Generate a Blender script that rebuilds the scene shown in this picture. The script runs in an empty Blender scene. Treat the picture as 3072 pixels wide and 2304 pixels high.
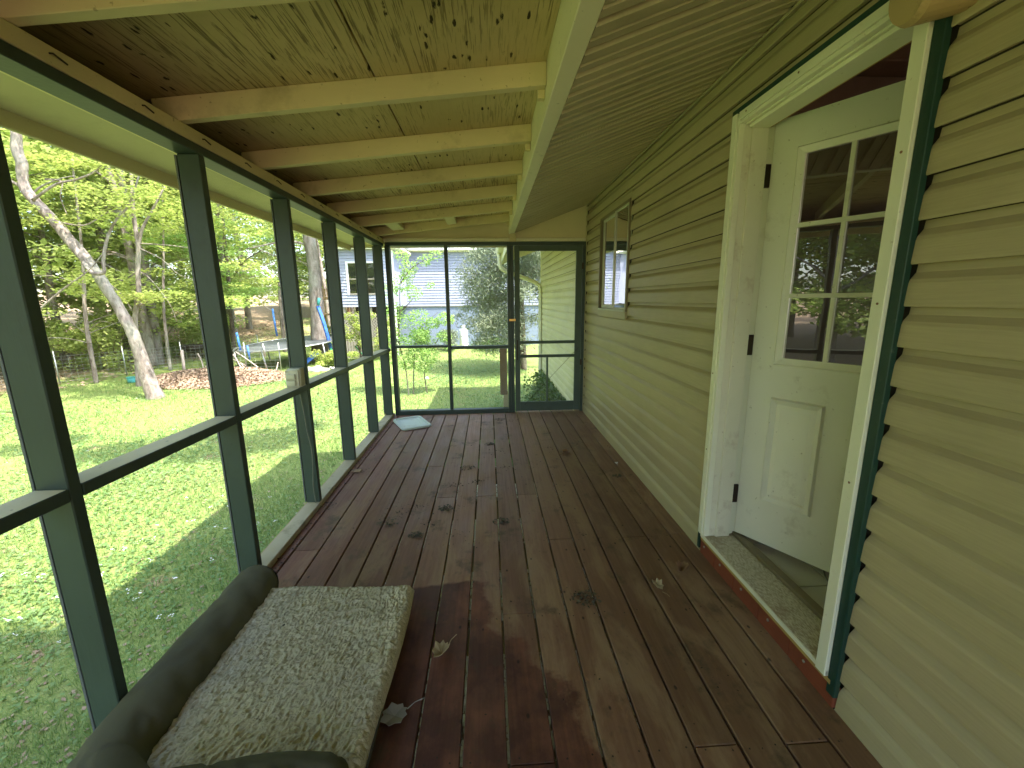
import bpy, bmesh, math, random
import numpy as np
from mathutils import Vector, Matrix

random.seed(7)
rng = np.random.default_rng(7)
sc = bpy.context.scene
COL = sc.collection

# ------------------------------------------------------------------ camera, sky, sun, exposure
cam_d = bpy.data.cameras.new("camera")
cam = bpy.data.objects.new("camera", cam_d)
COL.objects.link(cam)
cam_d.sensor_width = 36.0
cam_d.lens = 1260.85 / 3072 * 36.0
cam_d.clip_start = 0.03
cam_d.clip_end = 400
Fv = Vector((0.05180581, 0.97904427, -0.19694789))
Rv = Vector((0.99843166, -0.05496782, -0.01061891))
Uv = Vector((0.02122217, 0.19608888, 0.98035645))
cam.matrix_world = Matrix(((Rv.x, Uv.x, -Fv.x, 0.0), (Rv.y, Uv.y, -Fv.y, 0.0), (Rv.z, Uv.z, -Fv.z, 1.3727), (0, 0, 0, 1)))
sc.camera = cam

SUN = Vector((0.457, -0.30, 1.0)).normalized()
w = bpy.data.worlds.new("World")
sc.world = w
w.use_nodes = True
wn = w.node_tree
wn.nodes.clear()
sky = wn.nodes.new("ShaderNodeTexSky")
sky.sky_type = 'NISHITA'
sky.sun_disc = False
sky.sun_elevation = math.asin(SUN.z)
sky.sun_rotation = math.atan2(SUN.x, SUN.y)
sky.air_density = 1.0
sky.dust_density = 2.5
bg = wn.nodes.new("ShaderNodeBackground")
bg.inputs[1].default_value = 0.15
wo = wn.nodes.new("ShaderNodeOutputWorld")
wn.links.new(sky.outputs[0], bg.inputs[0])
wn.links.new(bg.outputs[0], wo.inputs[0])
sl = bpy.data.lights.new("sun", 'SUN')
sl.energy = 2.1
sl.angle = math.radians(0.6)
sl.color = (1.0, 0.94, 0.84)
so = bpy.data.objects.new("sun", sl)
COL.objects.link(so)
so.rotation_euler = SUN.to_track_quat('Z', 'Y').to_euler()
so.location = (10, -6, 25)

sc.view_settings.view_transform = 'Standard'
sc.view_settings.look = 'None'
sc.view_settings.exposure = 2.9
sc.view_settings.gamma = 1.0
sc.view_settings.use_curve_mapping = False
sc.render.engine = 'CYCLES'
cy = sc.cycles
cy.use_denoising = True
cy.max_bounces = 10
cy.diffuse_bounces = 6
cy.glossy_bounces = 3
cy.transmission_bounces = 6
cy.transparent_max_bounces = 12
cy.caustics_reflective = False
cy.caustics_refractive = False
cy.sample_clamp_indirect = 6.0

# ------------------------------------------------------------------ materials
MATS = {}


def new_mat(name):
    m = bpy.data.materials.new(name)
    m.use_nodes = True
    nt = m.node_tree
    nt.nodes.clear()
    return m, nt


class NT:
    """small helper round a node tree"""
    def __init__(self, nt):
        self.nt = nt
        self.geo = nt.nodes.new("ShaderNodeNewGeometry")

    def n(self, t, **k):
        nd = self.nt.nodes.new(t)
        for a, v in k.items():
            setattr(nd, a, v)
        return nd

    def link(self, a, b):
        self.nt.links.new(a, b)

    def vec(self, scale=(1, 1, 1), src=None, rot=(0, 0, 0), loc=(0, 0, 0)):
        mp = self.n("ShaderNodeMapping")
        mp.inputs['Scale'].default_value = scale
        mp.inputs['Rotation'].default_value = rot
        mp.inputs['Location'].default_value = loc
        self.link(src or self.geo.outputs['Position'], mp.inputs['Vector'])
        return mp.outputs[0]

    def noise(self, scale=(1, 1, 1), detail=4, rough=0.55, dist=0.0, src=None, rot=(0, 0, 0), loc=(0, 0, 0)):
        t = self.n("ShaderNodeTexNoise")
        t.inputs['Scale'].default_value = 1.0
        t.inputs['Detail'].default_value = detail
        t.inputs['Roughness'].default_value = rough
        t.inputs['Distortion'].default_value = dist
        self.link(self.vec(scale, src, rot, loc), t.inputs['Vector'])
        return t.outputs['Fac']

    def voro(self, scale=(1, 1, 1), feature='F1', rand=1.0, out='Distance'):
        t = self.n("ShaderNodeTexVoronoi", feature=feature)
        t.inputs['Scale'].default_value = 1.0
        t.inputs['Randomness'].default_value = rand
        self.link(self.vec(scale), t.inputs['Vector'])
        return t.outputs[out]

    def ramp(self, fac, a, b, va=0.0, vb=1.0):
        r = self.n("ShaderNodeMapRange")
        r.inputs['From Min'].default_value = a
        r.inputs['From Max'].default_value = b
        r.inputs['To Min'].default_value = va
        r.inputs['To Max'].default_value = vb
        self.link(fac, r.inputs['Value'])
        return r.outputs[0]

    def math(self, op, a, b=None):
        m = self.n("ShaderNodeMath", operation=op)
        for i, v in enumerate((a, b)):
            if v is None:
                continue
            if isinstance(v, (int, float)):
                m.inputs[i].default_value = v
            else:
                self.link(v, m.inputs[i])
        return m.outputs[0]

    def mix(self, fac, a, b, blend='MIX'):
        m = self.n("ShaderNodeMix", data_type='RGBA', blend_type=blend)
        if isinstance(fac, (int, float)):
            m.inputs[0].default_value = fac
        else:
            self.link(fac, m.inputs[0])
        for i, v in ((6, a), (7, b)):
            if isinstance(v, tuple):
                m.inputs[i].default_value = (*v[:3], 1)
            else:
                self.link(v, m.inputs[i])
        return m.outputs[2]

    def sep(self):
        s = self.n("ShaderNodeSeparateXYZ")
        self.link(self.geo.outputs['Position'], s.inputs[0])
        return s.outputs

    def rand(self):
        return self.n("ShaderNodeObjectInfo").outputs['Random']

    def bump(self, h, strength=0.3, dist=0.01):
        b = self.n("ShaderNodeBump")
        b.inputs['Strength'].default_value = strength
        b.inputs['Distance'].default_value = dist
        self.link(h, b.inputs['Height'])
        return b.outputs[0]

    def principled(self, col, rough=0.6, normal=None, metallic=0.0, spec=0.5):
        p = self.n("ShaderNodeBsdfPrincipled")
        if isinstance(col, tuple):
            p.inputs['Base Color'].default_value = (*col[:3], 1)
        else:
            self.link(col, p.inputs['Base Color'])
        if isinstance(rough, (int, float)):
            p.inputs['Roughness'].default_value = rough
        else:
            self.link(rough, p.inputs['Roughness'])
        p.inputs['Metallic'].default_value = metallic
        p.inputs['Specular IOR Level'].default_value = spec
        if normal is not None:
            self.link(normal, p.inputs['Normal'])
        return p.outputs[0]

    def out(self, s):
        o = self.n("ShaderNodeOutputMaterial")
        self.link(s, o.inputs[0])


def paint(name, col, rough=0.55, var=0.12, dirt=(0.05, 0.04, 0.02), dirt_amt=0.5, dirt_scale=3.0, speck=0.5,
          grain=(30, 30, 30), bump=0.15, metallic=0.0, spec=0.4, objvar=0.06, dirt_lo=0.56):
    m, nt = new_mat(name)
    N = NT(nt)
    a = N.noise((1.7, 1.7, 1.7), 5)
    k = N.ramp(a, 0.3, 0.7, 1 - var, 1 + var)
    k = N.math('MULTIPLY', k, N.ramp(N.rand(), 0, 1, 1 - objvar, 1 + objvar))
    vm = N.n("ShaderNodeVectorMath", operation='SCALE')
    vm.inputs[0].default_value = col
    N.link(k, vm.inputs['Scale'])
    c = vm.outputs[0]
    d = N.noise((dirt_scale,) * 3, 8, 0.68)
    dm = N.ramp(d, dirt_lo, dirt_lo + 0.2, 0, dirt_amt)
    c = N.mix(dm, c, dirt)
    if speck:
        s = N.noise((55, 55, 55), 2, 0.5)
        sm = N.ramp(s, 0.70, 0.76, 0, speck)
        c = N.mix(sm, c, dirt)
    g = N.noise(grain, 4, 0.6)
    N.out(N.principled(c, rough, N.bump(g, bump, 0.004), metallic, spec))
    MATS[name] = m
    return m


def plain(name, col, rough=0.5, metallic=0.0, spec=0.5, bump=0.0, bscale=80, var=0.1):
    m, nt = new_mat(name)
    N = NT(nt)
    g = N.noise((bscale,) * 3, 3)
    k = N.ramp(N.noise((6, 6, 6), 4), 0.3, 0.7, 1 - var, 1 + var)
    vm = N.n("ShaderNodeVectorMath", operation='SCALE')
    vm.inputs[0].default_value = col
    N.link(k, vm.inputs['Scale'])
    N.out(N.principled(vm.outputs[0], rough, N.bump(g, bump, 0.003) if bump else None, metallic, spec))
    MATS[name] = m
    return m


CREAM = (0.66, 0.565, 0.30)
paint("cream_paint", CREAM, 0.6, 0.10, (0.17, 0.12, 0.05), 0.55, 2.6, 0.55, (14, 60, 60), 0.3)
paint("cream_board", (0.70, 0.61, 0.36), 0.6, 0.07, (0.22, 0.17, 0.07), 0.35, 2.0, 0.3, (14, 60, 60), 0.2)
paint("white_beam", (0.78, 0.72, 0.50), 0.5, 0.06, (0.05, 0.05, 0.03), 0.45, 9.0, 0.5, (30, 30, 30), 0.15, dirt_lo=0.6)
paint("green_paint", (0.043, 0.066, 0.051), 0.42, 0.16, (0.025, 0.03, 0.02), 0.6, 4.0, 0.4, (60, 60, 10), 0.25)
paint("door_green", (0.075, 0.105, 0.082), 0.5, 0.16, (0.03, 0.035, 0.02), 0.55, 5.0, 0.4, (60, 60, 10), 0.25)
paint("rail_worn", (0.46, 0.40, 0.25), 0.7, 0.2, (0.10, 0.10, 0.055), 0.8, 6.0, 0.7, (70, 12, 60), 0.4)
paint("rail_top", (0.66, 0.59, 0.38), 0.7, 0.2, (0.16, 0.14, 0.08), 0.8, 6.0, 0.7, (70, 12, 60), 0.4)
paint("trim_green", (0.010, 0.042, 0.028), 0.45, 0.15, (0.25, 0.26, 0.2), 0.35, 25.0, 0.1, (60, 60, 20), 0.2, dirt_lo=0.63)
paint("white_trim", (0.78, 0.77, 0.58), 0.45, 0.05, (0.33, 0.22, 0.10), 0.5, 3.4, 0.35, (40, 40, 12), 0.12, dirt_lo=0.60)
paint("jamb_white", (0.74, 0.71, 0.54), 0.5, 0.07, (0.34, 0.22, 0.11), 0.6, 8.0, 0.5, (40, 40, 8), 0.2, dirt_lo=0.56)
paint("door_white", (0.80, 0.79, 0.64), 0.42, 0.05, (0.36, 0.32, 0.20), 0.6, 6.5, 0.6, (40, 40, 12), 0.08, dirt_lo=0.585)
paint("soffit_vinyl", (0.50, 0.445, 0.27), 0.5, 0.08, (0.16, 0.12, 0.05), 0.30, 3.0, 0.15, (30, 30, 30), 0.08, objvar=0.04)
paint("gutter_white", (0.76, 0.74, 0.55), 0.4, 0.05, (0.3, 0.25, 0.12), 0.3, 3.0, 0.2)
paint("kick_wood", (0.20, 0.050, 0.022), 0.6, 0.2, (0.05, 0.02, 0.01), 0.6, 6.0, 0.3, (80, 8, 60), 0.4)
paint("yellow_wood", (0.42, 0.28, 0.08), 0.6, 0.15, (0.2, 0.1, 0.04), 0.4, 6.0, 0.2, (80, 8, 60), 0.3)
paint("joist_wood", (0.20, 0.16, 0.09), 0.8, 0.2, (0.06, 0.05, 0.03), 0.5, 4.0, 0.3)
paint("weathered_wood", (0.33, 0.22, 0.12), 0.8, 0.2, (0.1, 0.07, 0.04), 0.5, 5.0, 0.3, (60, 60, 8), 0.4)
paint("grey_wood", (0.30, 0.28, 0.23), 0.8, 0.15, (0.1, 0.09, 0.07), 0.5, 5.0, 0.3, (60, 60, 8), 0.4)
paint("blue_siding", (0.30, 0.325, 0.42), 0.6, 0.05, (0.3, 0.32, 0.36), 0.25, 1.2, 0.0, (9, 9, 90), 0.1, objvar=0.02)
paint("blue_block", (0.20, 0.25, 0.34), 0.8, 0.07, (0.15, 0.18, 0.2), 0.3, 1.0, 0.0, (30, 30, 30), 0.3)
paint("roof_metal", (0.50, 0.46, 0.46), 0.4, 0.06, (0.4, 0.35, 0.33), 0.3, 0.8, 0.0)
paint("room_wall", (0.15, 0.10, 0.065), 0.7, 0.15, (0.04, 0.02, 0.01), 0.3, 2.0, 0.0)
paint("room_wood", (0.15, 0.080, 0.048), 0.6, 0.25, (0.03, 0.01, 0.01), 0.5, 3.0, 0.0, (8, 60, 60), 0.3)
paint("tile", (0.50, 0.48, 0.38), 0.4, 0.06, (0.25, 0.22, 0.15), 0.4, 5.0, 0.2)
paint("lamp_tan", (0.50, 0.36, 0.16), 0.6, 0.14, (0.10, 0.06, 0.02), 0.7, 22.0, 0.6, dirt_lo=0.58)
paint("plastic_cream", (0.60, 0.58, 0.42), 0.45, 0.08, (0.15, 0.12, 0.07), 0.6, 14.0, 0.5)
paint("lid_plastic", (0.56, 0.62, 0.54), 0.35, 0.05, (0.34, 0.26, 0.15), 0.55, 5.0, 0.3)
paint("olive_suede", (0.105, 0.100, 0.060), 0.95, 0.25, (0.09, 0.08, 0.045), 0.7, 5.0, 0.0, (45, 45, 45), 0.35, spec=0.1)
plain("olive_piping", (0.035, 0.032, 0.02), 0.9)
plain("dark_metal", (0.05, 0.035, 0.025), 0.45, 0.7)
plain("brass", (0.55, 0.33, 0.10), 0.35, 0.9)
plain("grey_metal", (0.45, 0.46, 0.46), 0.4, 0.8)
plain("aluminium", (0.52, 0.50, 0.38), 0.4, 0.35)
plain("brown_alu", (0.20, 0.16, 0.09), 0.5, 0.2)
plain("screw_steel", (0.35, 0.34, 0.3), 0.4, 0.8)
plain("cable_white", (0.6, 0.6, 0.5), 0.5)
plain("cable_grey", (0.16, 0.17, 0.13), 0.5)
plain("blind_white", (0.70, 0.68, 0.52), 0.5)
plain("black_rubber", (0.03, 0.03, 0.035), 0.6)
plain("trampoline_mat", (0.09, 0.10, 0.11), 0.5)
plain("blue_foam", (0.06, 0.22, 0.62), 0.6)
plain("blue_plastic", (0.05, 0.17, 0.60), 0.4)
plain("teal_plastic", (0.05, 0.35, 0.33), 0.4)
plain("green_plastic", (0.03, 0.30, 0.12), 0.4)
plain("white_enamel", (0.80, 0.82, 0.82), 0.3)
plain("fence_wire", (0.42, 0.45, 0.43), 0.4, 0.5)
plain("soil_dark", (0.045, 0.032, 0.018), 0.95, bump=0.5, bscale=30)
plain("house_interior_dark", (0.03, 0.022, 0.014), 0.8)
plain("paw_mud", (0.10, 0.085, 0.05), 0.95, bump=0.6, bscale=150)
plain("debris_brown", (0.045, 0.030, 0.016), 0.9, var=0.5)
plain("dry_leaf_tan", (0.36, 0.27, 0.14), 0.8, var=0.25, bump=0.3)
plain("dry_leaf_grey", (0.28, 0.26, 0.21), 0.8, var=0.25, bump=0.3)
plain("dry_leaf_brown", (0.24, 0.13, 0.06), 0.8, var=0.25, bump=0.3)
plain("curtain_pink", (0.50, 0.25, 0.26), 0.8)
plain("white_petal", (0.8, 0.8, 0.78), 0.6)
plain("twig_pale", (0.50, 0.42, 0.36), 0.8, var=0.2)
plain("stone_grey", (0.36, 0.35, 0.31), 0.8, bump=0.5, bscale=20)


def siding_mat(name, col):
    m, nt = new_mat(name)
    N = NT(nt)
    k = N.ramp(N.noise((0.9, 0.9, 0.9), 5), 0.3, 0.7, 0.92, 1.07)
    k = N.math('MULTIPLY', k, N.ramp(N.rand(), 0, 1, 0.97, 1.03))
    g = N.noise((20, 7, 160), 4, 0.6)
    k = N.math('MULTIPLY', k, N.ramp(g, 0.35, 0.65, 0.955, 1.045))
    vm = N.n("ShaderNodeVectorMath", operation='SCALE')
    vm.inputs[0].default_value = col
    N.link(k, vm.inputs['Scale'])
    c = vm.outputs[0]
    rust = N.ramp(N.noise((7, 7, 7), 8, 0.7), 0.70, 0.76, 0, 0.55)
    c = N.mix(rust, c, (0.26, 0.15, 0.05))
    grime = N.ramp(N.noise((2.2, 1.2, 3.5), 6, 0.65), 0.5, 0.75, 0, 0.32)
    c = N.mix(grime, c, (0.22, 0.19, 0.10))
    N.out(N.principled(c, 0.42, N.bump(g, 0.35, 0.0025), 0, 0.4))
    MATS[name] = m


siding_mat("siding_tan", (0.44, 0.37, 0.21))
siding_mat("siding_daylit", (0.66, 0.62, 0.38))  # same vinyl as the porch side, outdoor brightness put into its colour


def deck_mat():
    m, nt = new_mat("deck_stain")
    N = NT(nt)
    x, y, z = N.sep()
    # tone zones: brown right and near; far end redder, its sheen painted as paleness
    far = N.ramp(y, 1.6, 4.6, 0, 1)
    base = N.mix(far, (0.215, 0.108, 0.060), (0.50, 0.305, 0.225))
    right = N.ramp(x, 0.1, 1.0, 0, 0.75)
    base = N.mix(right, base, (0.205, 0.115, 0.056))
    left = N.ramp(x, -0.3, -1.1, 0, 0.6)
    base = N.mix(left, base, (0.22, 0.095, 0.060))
    grain = N.noise((70, 2.2, 20), 5, 0.62, 0.4)
    base = N.mix(N.ramp(grain, 0.35, 0.7, 0, 0.45), base, (0.11, 0.055, 0.03))
    # faded wear following the boards
    wear = N.noise((6.5, 1.7, 3), 8, 0.68, 0.5)
    base = N.mix(N.ramp(wear, 0.47, 0.62, 0, 0.7), base, (0.32, 0.205, 0.11))
    # scuffed scratches
    scr = N.noise((26, 9, 9), 8, 0.75, 1.2, rot=(0, 0, 0.5))
    base = N.mix(N.ramp(scr, 0.60, 0.68, 0, 0.6), base, (0.33, 0.17, 0.075))
    tone = N.ramp(N.rand(), 0, 1, 0.84, 1.16)
    mul = N.n("ShaderNodeVectorMath", operation='SCALE')
    N.link(base, mul.inputs[0])
    N.link(tone, mul.inputs['Scale'])
    base = mul.outputs[0]
    # the red patch where the bed used to lie (a stain with its own outline)
    wob = N.ramp(N.noise((3.0, 3.0, 3.0), 6, 0.6), 0.3, 0.7, -0.12, 0.12)
    f = N.math('ADD', N.math('MULTIPLY', N.math('ADD', x, 0.10), 0.884), N.math('MULTIPLY', N.math('ADD', y, -1.80), 0.468))
    f = N.math('ADD', f, N.math('ADD', wob, N.ramp(N.noise((14, 14, 14), 4, 0.6), 0.3, 0.7, -0.018, 0.018)))
    inside = N.ramp(f, 0.02, -0.02, 0, 1)
    inside = N.math('MULTIPLY', inside, N.ramp(N.math('ADD', y, N.math('MULTIPLY', wob, 0.25)), 1.86, 1.845, 0, 1))
    redn = N.noise((5, 4, 5), 7, 0.62)
    red = N.mix(N.ramp(redn, 0.42, 0.66, 0, 1), (0.070, 0.024, 0.016), (0.215, 0.080, 0.042))
    redg = N.mix(N.ramp(grain, 0.4, 0.7, 0, 0.35), red, (0.04, 0.012, 0.01))
    base = N.mix(N.math('MULTIPLY', inside, 0.88), base, redg)
    # grey green mildew and mud smears
    mud = N.noise((4.2, 3.4, 4), 9, 0.72)
    base = N.mix(N.ramp(mud, 0.56, 0.66, 0, 0.7), base, (0.070, 0.055, 0.030))
    sp = N.voro((13, 8, 9))
    base = N.mix(N.ramp(sp, 0.09, 0.05, 0, 0.8), base, (0.02, 0.013, 0.009))
    rough = N.ramp(N.noise((8, 3, 8), 6, 0.6), 0.35, 0.7, 0.48, 0.75)
    h = N.math('ADD', N.math('MULTIPLY', grain, 0.7), N.math('MULTIPLY', scr, 0.4))
    N.out(N.principled(base, rough, N.bump(h, 0.45, 0.004), 0, 0.25))
    MATS["deck_stain"] = m


deck_mat()


def plywood_mat():
    m, nt = new_mat("plywood")
    N = NT(nt)
    base = N.mix(N.ramp(N.noise((1.3, 1.3, 1.3), 5), 0.35, 0.65, 0, 1), (0.66, 0.535, 0.28), (0.55, 0.43, 0.20))
    x, y, z = N.sep()
    base = N.mix(N.ramp(x, -0.75, -1.15, 0, 0.55), base, (0.20, 0.135, 0.06))  # darker towards the left plate: stain, with shade painted in as well
    g = N.noise((125, 3.6, 10), 3, 0.6, 0.5)
    patch = N.ramp(N.noise((2.2, 1.2, 2), 3), 0.40, 0.56, 0.1, 1)
    g2_ = N.noise((210, 7, 10), 2, 0.5, 0.3, loc=(5, 2, 0))
    fine = N.math('MULTIPLY', N.ramp(g2_, 0.60, 0.63, 0, 0.8), N.ramp(N.noise((3, 1.5, 2), 3, loc=(9, 9, 0)), 0.42, 0.55, 0.15, 1))
    crack = N.math('MULTIPLY', N.ramp(g, 0.570, 0.60, 0, 1), patch)
    crack = N.math('MAXIMUM', crack, fine)
    base = N.mix(N.math('MULTIPLY', crack, 0.66), base, (0.10, 0.070, 0.025))
    wob = N.n("ShaderNodeTexVoronoi", feature='F1')
    wob.inputs['Scale'].default_value = 1.0
    N.link(N.vec((15, 8.5, 4)), wob.inputs['Vector'])
    nz = N.noise((110, 30, 30), 4, 0.7)
    dd = N.math('ADD', wob.outputs['Distance'], N.math('MULTIPLY', N.math('SUBTRACT', nz, 0.5), 0.45))
    keep = N.ramp(wob.outputs['Color'], 0.50, 0.52, 0, 1)
    tick = N.math('MULTIPLY', N.ramp(dd, 0.115, 0.075, 0, 1), keep)
    w2 = N.n("ShaderNodeTexVoronoi", feature='F1')
    w2.inputs['Scale'].default_value = 1.0
    N.link(N.vec((34, 9, 4), loc=(3.3, 1.7, 0)), w2.inputs['Vector'])
    d2 = N.math('ADD', w2.outputs['Distance'], N.math('MULTIPLY', N.math('SUBTRACT', nz, 0.5), 0.5))
    t2 = N.math('MULTIPLY', N.ramp(d2, 0.20, 0.13, 0, 1), N.ramp(w2.outputs['Color'], 0.62, 0.64, 0, 1))
    tick = N.math('MAXIMUM', tick, t2)
    base = N.mix(N.math('MULTIPLY', tick, 0.93), base, (0.022, 0.013, 0.006))
    h = N.math('SUBTRACT', 1.0, N.math('ADD', N.math('MULTIPLY', crack, 0.5), tick))
    N.out(N.principled(base, 0.75, N.bump(h, 0.7, 0.006), 0, 0.2))
    MATS["plywood"] = m


plywood_mat()


def fleece_mat():
    m, nt = new_mat("fleece")
    N = NT(nt)
    n1 = N.noise((34, 60, 50), 5, 0.6, 1.6)
    n2 = N.noise((3, 3, 3), 5, 0.6)
    c = N.mix(N.ramp(n2, 0.35, 0.65, 0, 1), (0.60, 0.54, 0.34), (0.50, 0.46, 0.33))
    c = N.mix(N.ramp(n1, 0.5, 0.32, 0, 0.6), c, (0.21, 0.19, 0.11))
    N.out(N.principled(c, 1.0, N.bump(n1, 0.6, 0.010), 0, 0.05))
    MATS["fleece"] = m


fleece_mat()


def threshold_mat():
    m, nt = new_mat("threshold_grit")
    N = NT(nt)
    n1 = N.noise((260, 60, 60), 3, 0.6)
    n2 = N.noise((5, 5, 5), 6, 0.65)
    c = N.mix(N.ramp(n1, 0.4, 0.62, 0, 1), (0.66, 0.60, 0.44), (0.36, 0.31, 0.19))
    c = N.mix(N.ramp(n2, 0.55, 0.72, 0, 0.75), c, (0.22, 0.10, 0.04))
    N.out(N.principled(c, 0.6, N.bump(n1, 0.5, 0.003), 0.1, 0.4))
    MATS["threshold_grit"] = m


threshold_mat()


def glass_mat(name, tint=(0.85, 0.88, 0.8), refl=1.0):
    m, nt = new_mat(name)
    N = NT(nt)
    fr = N.n("ShaderNodeFresnel")
    fr.inputs['IOR'].default_value = 1.5
    wv = N.noise((3, 3, 3), 2)
    bp = N.bump(wv, 0.015, 0.05)
    gl = N.n("ShaderNodeBsdfGlossy")
    gl.inputs['Roughness'].default_value = 0.0
    N.link(bp, gl.inputs['Normal'])
    tr = N.n("ShaderNodeBsdfTransparent")
    tr.inputs[0].default_value = (*tint, 1)
    ms = N.n("ShaderNodeMixShader")
    N.link(N.math('MINIMUM', N.math('MULTIPLY', fr.outputs[0], refl), 1.0), ms.inputs[0])
    N.link(tr.outputs[0], ms.inputs[1])
    N.link(gl.outputs[0], ms.inputs[2])
    N.out(ms.outputs[0])
    MATS[name] = m


glass_mat("window_glass", (0.42, 0.44, 0.38), 6.0)
glass_mat("slider_glass", (0.70, 0.74, 0.66), 2.2)
glass_mat("far_glass", (0.45, 0.5, 0.48), 4.0)


def screen_mat():
    m, nt = new_mat("insect_screen")
    N = NT(nt)
    tr = N.n("ShaderNodeBsdfTransparent")
    df = N.n("ShaderNodeBsdfDiffuse")
    df.inputs[0].default_value = (0.50, 0.51, 0.47, 1)
    ms = N.n("ShaderNodeMixShader")
    fac = N.ramp(N.noise((1.2, 1.2, 1.2), 4), 0.3, 0.7, 0.19, 0.26)
    N.link(fac, ms.inputs[0])
    N.link(tr.outputs[0], ms.inputs[1])
    N.link(df.outputs[0], ms.inputs[2])
    N.out(ms.outputs[0])
    MATS["insect_screen"] = m


screen_mat()


def leaf_mat(name, a, b, trans=0.45, rough=0.5):
    m, nt = new_mat(name)
    N = NT(nt)
    r = N.geo.outputs['Random Per Island']
    n = N.noise((0.5, 0.5, 0.5), 3)
    f = N.math('ADD', N.math('MULTIPLY', r, 0.5), N.ramp(n, 0.35, 0.65, 0, 0.5))
    c = N.mix(f, a, b)
    df = N.principled(c, rough, None, 0, 0.25)
    tl = N.n("ShaderNodeBsdfTranslucent")
    N.link(c, tl.inputs[0])
    ms = N.n("ShaderNodeMixShader")
    ms.inputs[0].default_value = trans
    N.link(df, ms.inputs[1])
    N.link(tl.outputs[0], ms.inputs[2])
    N.out(ms.outputs[0])
    MATS[name] = m


leaf_mat("leaf_spring", (0.28, 0.40, 0.08), (0.54, 0.58, 0.18), 0.5)
leaf_mat("leaf_forest", (0.26, 0.38, 0.09), (0.56, 0.62, 0.22), 0.6)
leaf_mat("leaf_sapling", (0.26, 0.46, 0.11), (0.46, 0.62, 0.20), 0.5)
leaf_mat("leaf_cedar", (0.13, 0.18, 0.11), (0.30, 0.34, 0.22), 0.2, 0.7)
leaf_mat("leaf_shrub", (0.07, 0.17, 0.035), (0.20, 0.32, 0.07), 0.4)
leaf_mat("leaf_ivy", (0.04, 0.11, 0.02), (0.14, 0.25, 0.05), 0.3)
leaf_mat("grass_blade", (0.135, 0.275, 0.06), (0.33, 0.42, 0.15), 0.4)
leaf_mat("weed_leaf", (0.13, 0.26, 0.075), (0.27, 0.38, 0.16), 0.35)
leaf_mat("pale_gravel", (0.50, 0.44, 0.30), (0.80, 0.76, 0.64), 0.0, 0.8)
leaf_mat("leaf_litter", (0.28, 0.18, 0.12), (0.50, 0.38, 0.28), 0.1, 0.8)


def bark(name, a, b, s=1.0):
    m, nt = new_mat(name)
    N = NT(nt)
    n1 = N.noise((9 * s, 9 * s, 3 * s), 6, 0.7, 0.8)
    n2 = N.noise((1.6, 1.6, 1.1), 4, 0.6)
    c = N.mix(N.ramp(n1, 0.35, 0.65, 0, 1), a, b)
    c = N.mix(N.ramp(n2, 0.5, 0.7, 0, 0.5), c, (0.30, 0.34, 0.26))
    N.out(N.principled(c, 0.9, N.bump(n1, 0.9, 0.03), 0, 0.1))
    MATS[name] = m


bark("bark_pale", (0.13, 0.10, 0.085), (0.42, 0.36, 0.32))
bark("bark_grey", (0.10, 0.08, 0.065), (0.33, 0.29, 0.26), 0.7)
bark("bark_dark", (0.06, 0.045, 0.035), (0.19, 0.15, 0.12))


def ground_mat():
    m, nt = new_mat("lawn_ground")
    N = NT(nt)
    x, y, z = N.sep()
    n1 = N.noise((0.45, 0.45, 0.45), 6, 0.6)
    n2 = N.noise((3.2, 3.2, 3.2), 6, 0.7)
    n3 = N.noise((22, 22, 22), 4, 0.7)
    g = N.mix(N.ramp(n3, 0.3, 0.7, 0, 1), (0.13, 0.21, 0.05), (0.30, 0.36, 0.12))
    g = N.mix(N.ramp(n2, 0.52, 0.70, 0, 0.7), g, (0.28, 0.26, 0.11))
    dirt = N.mix(N.ramp(n3, 0.35, 0.65, 0, 1), (0.22, 0.15, 0.09), (0.44, 0.34, 0.22))
    # woods floor left and far, bare slope beyond
    wood = N.ramp(N.math('ADD', x, N.ramp(n1, 0.3, 0.7, -1.6, 1.6)), -12.5, -14.0, 0, 1)
    yard = N.ramp(N.math('ADD', y, N.ramp(n1, 0.3, 0.7, -4, 4)), 24, 27, 0, 0.9)
    stripe = N.ramp(N.noise((0.10, 0.55, 1), 3, 0.5), 0.46, 0.54, 0, 1)
    yard = N.math('MULTIPLY', yard, stripe)
    under = N.math('MULTIPLY', N.ramp(x, -1.35, -1.15, 0, 1), N.ramp(y, 5.6, 5.2, 0, 1))
    mask = N.math('MAXIMUM', N.math('MAXIMUM', wood, yard), under)
    bare = N.math('MULTIPLY', N.ramp(n2, 0.60, 0.70, 0, 0.8), 1.0)
    c = N.mix(N.math('MAXIMUM', mask, bare), g, dirt)
    h = N.math('ADD', N.math('MULTIPLY', n3, 0.6), n2)
    N.out(N.principled(c, 0.95, N.bump(h, 0.8, 0.05), 0, 0.1))
    MATS["lawn_ground"] = m


ground_mat()

# ------------------------------------------------------------------ builders


def thing(name, label, cat, loc=(0, 0, 0), group=None):
    o = bpy.data.objects.new(name, None)
    o.empty_display_size = 0.1
    COL.objects.link(o)
    o.location = loc
    o['label'] = label
    o['category'] = cat
    if group:
        o['group'] = group
    return o


def tag(o, label=None, cat=None, group=None, kind=None):
    if label:
        o['label'] = label
    if cat:
        o['category'] = cat
    if group:
        o['group'] = group
    if kind:
        o['kind'] = kind
    return o


def world_loc(o):
    v = Vector((0, 0, 0))
    while o:
        v = v + o.location
        o = o.parent
    return v


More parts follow.
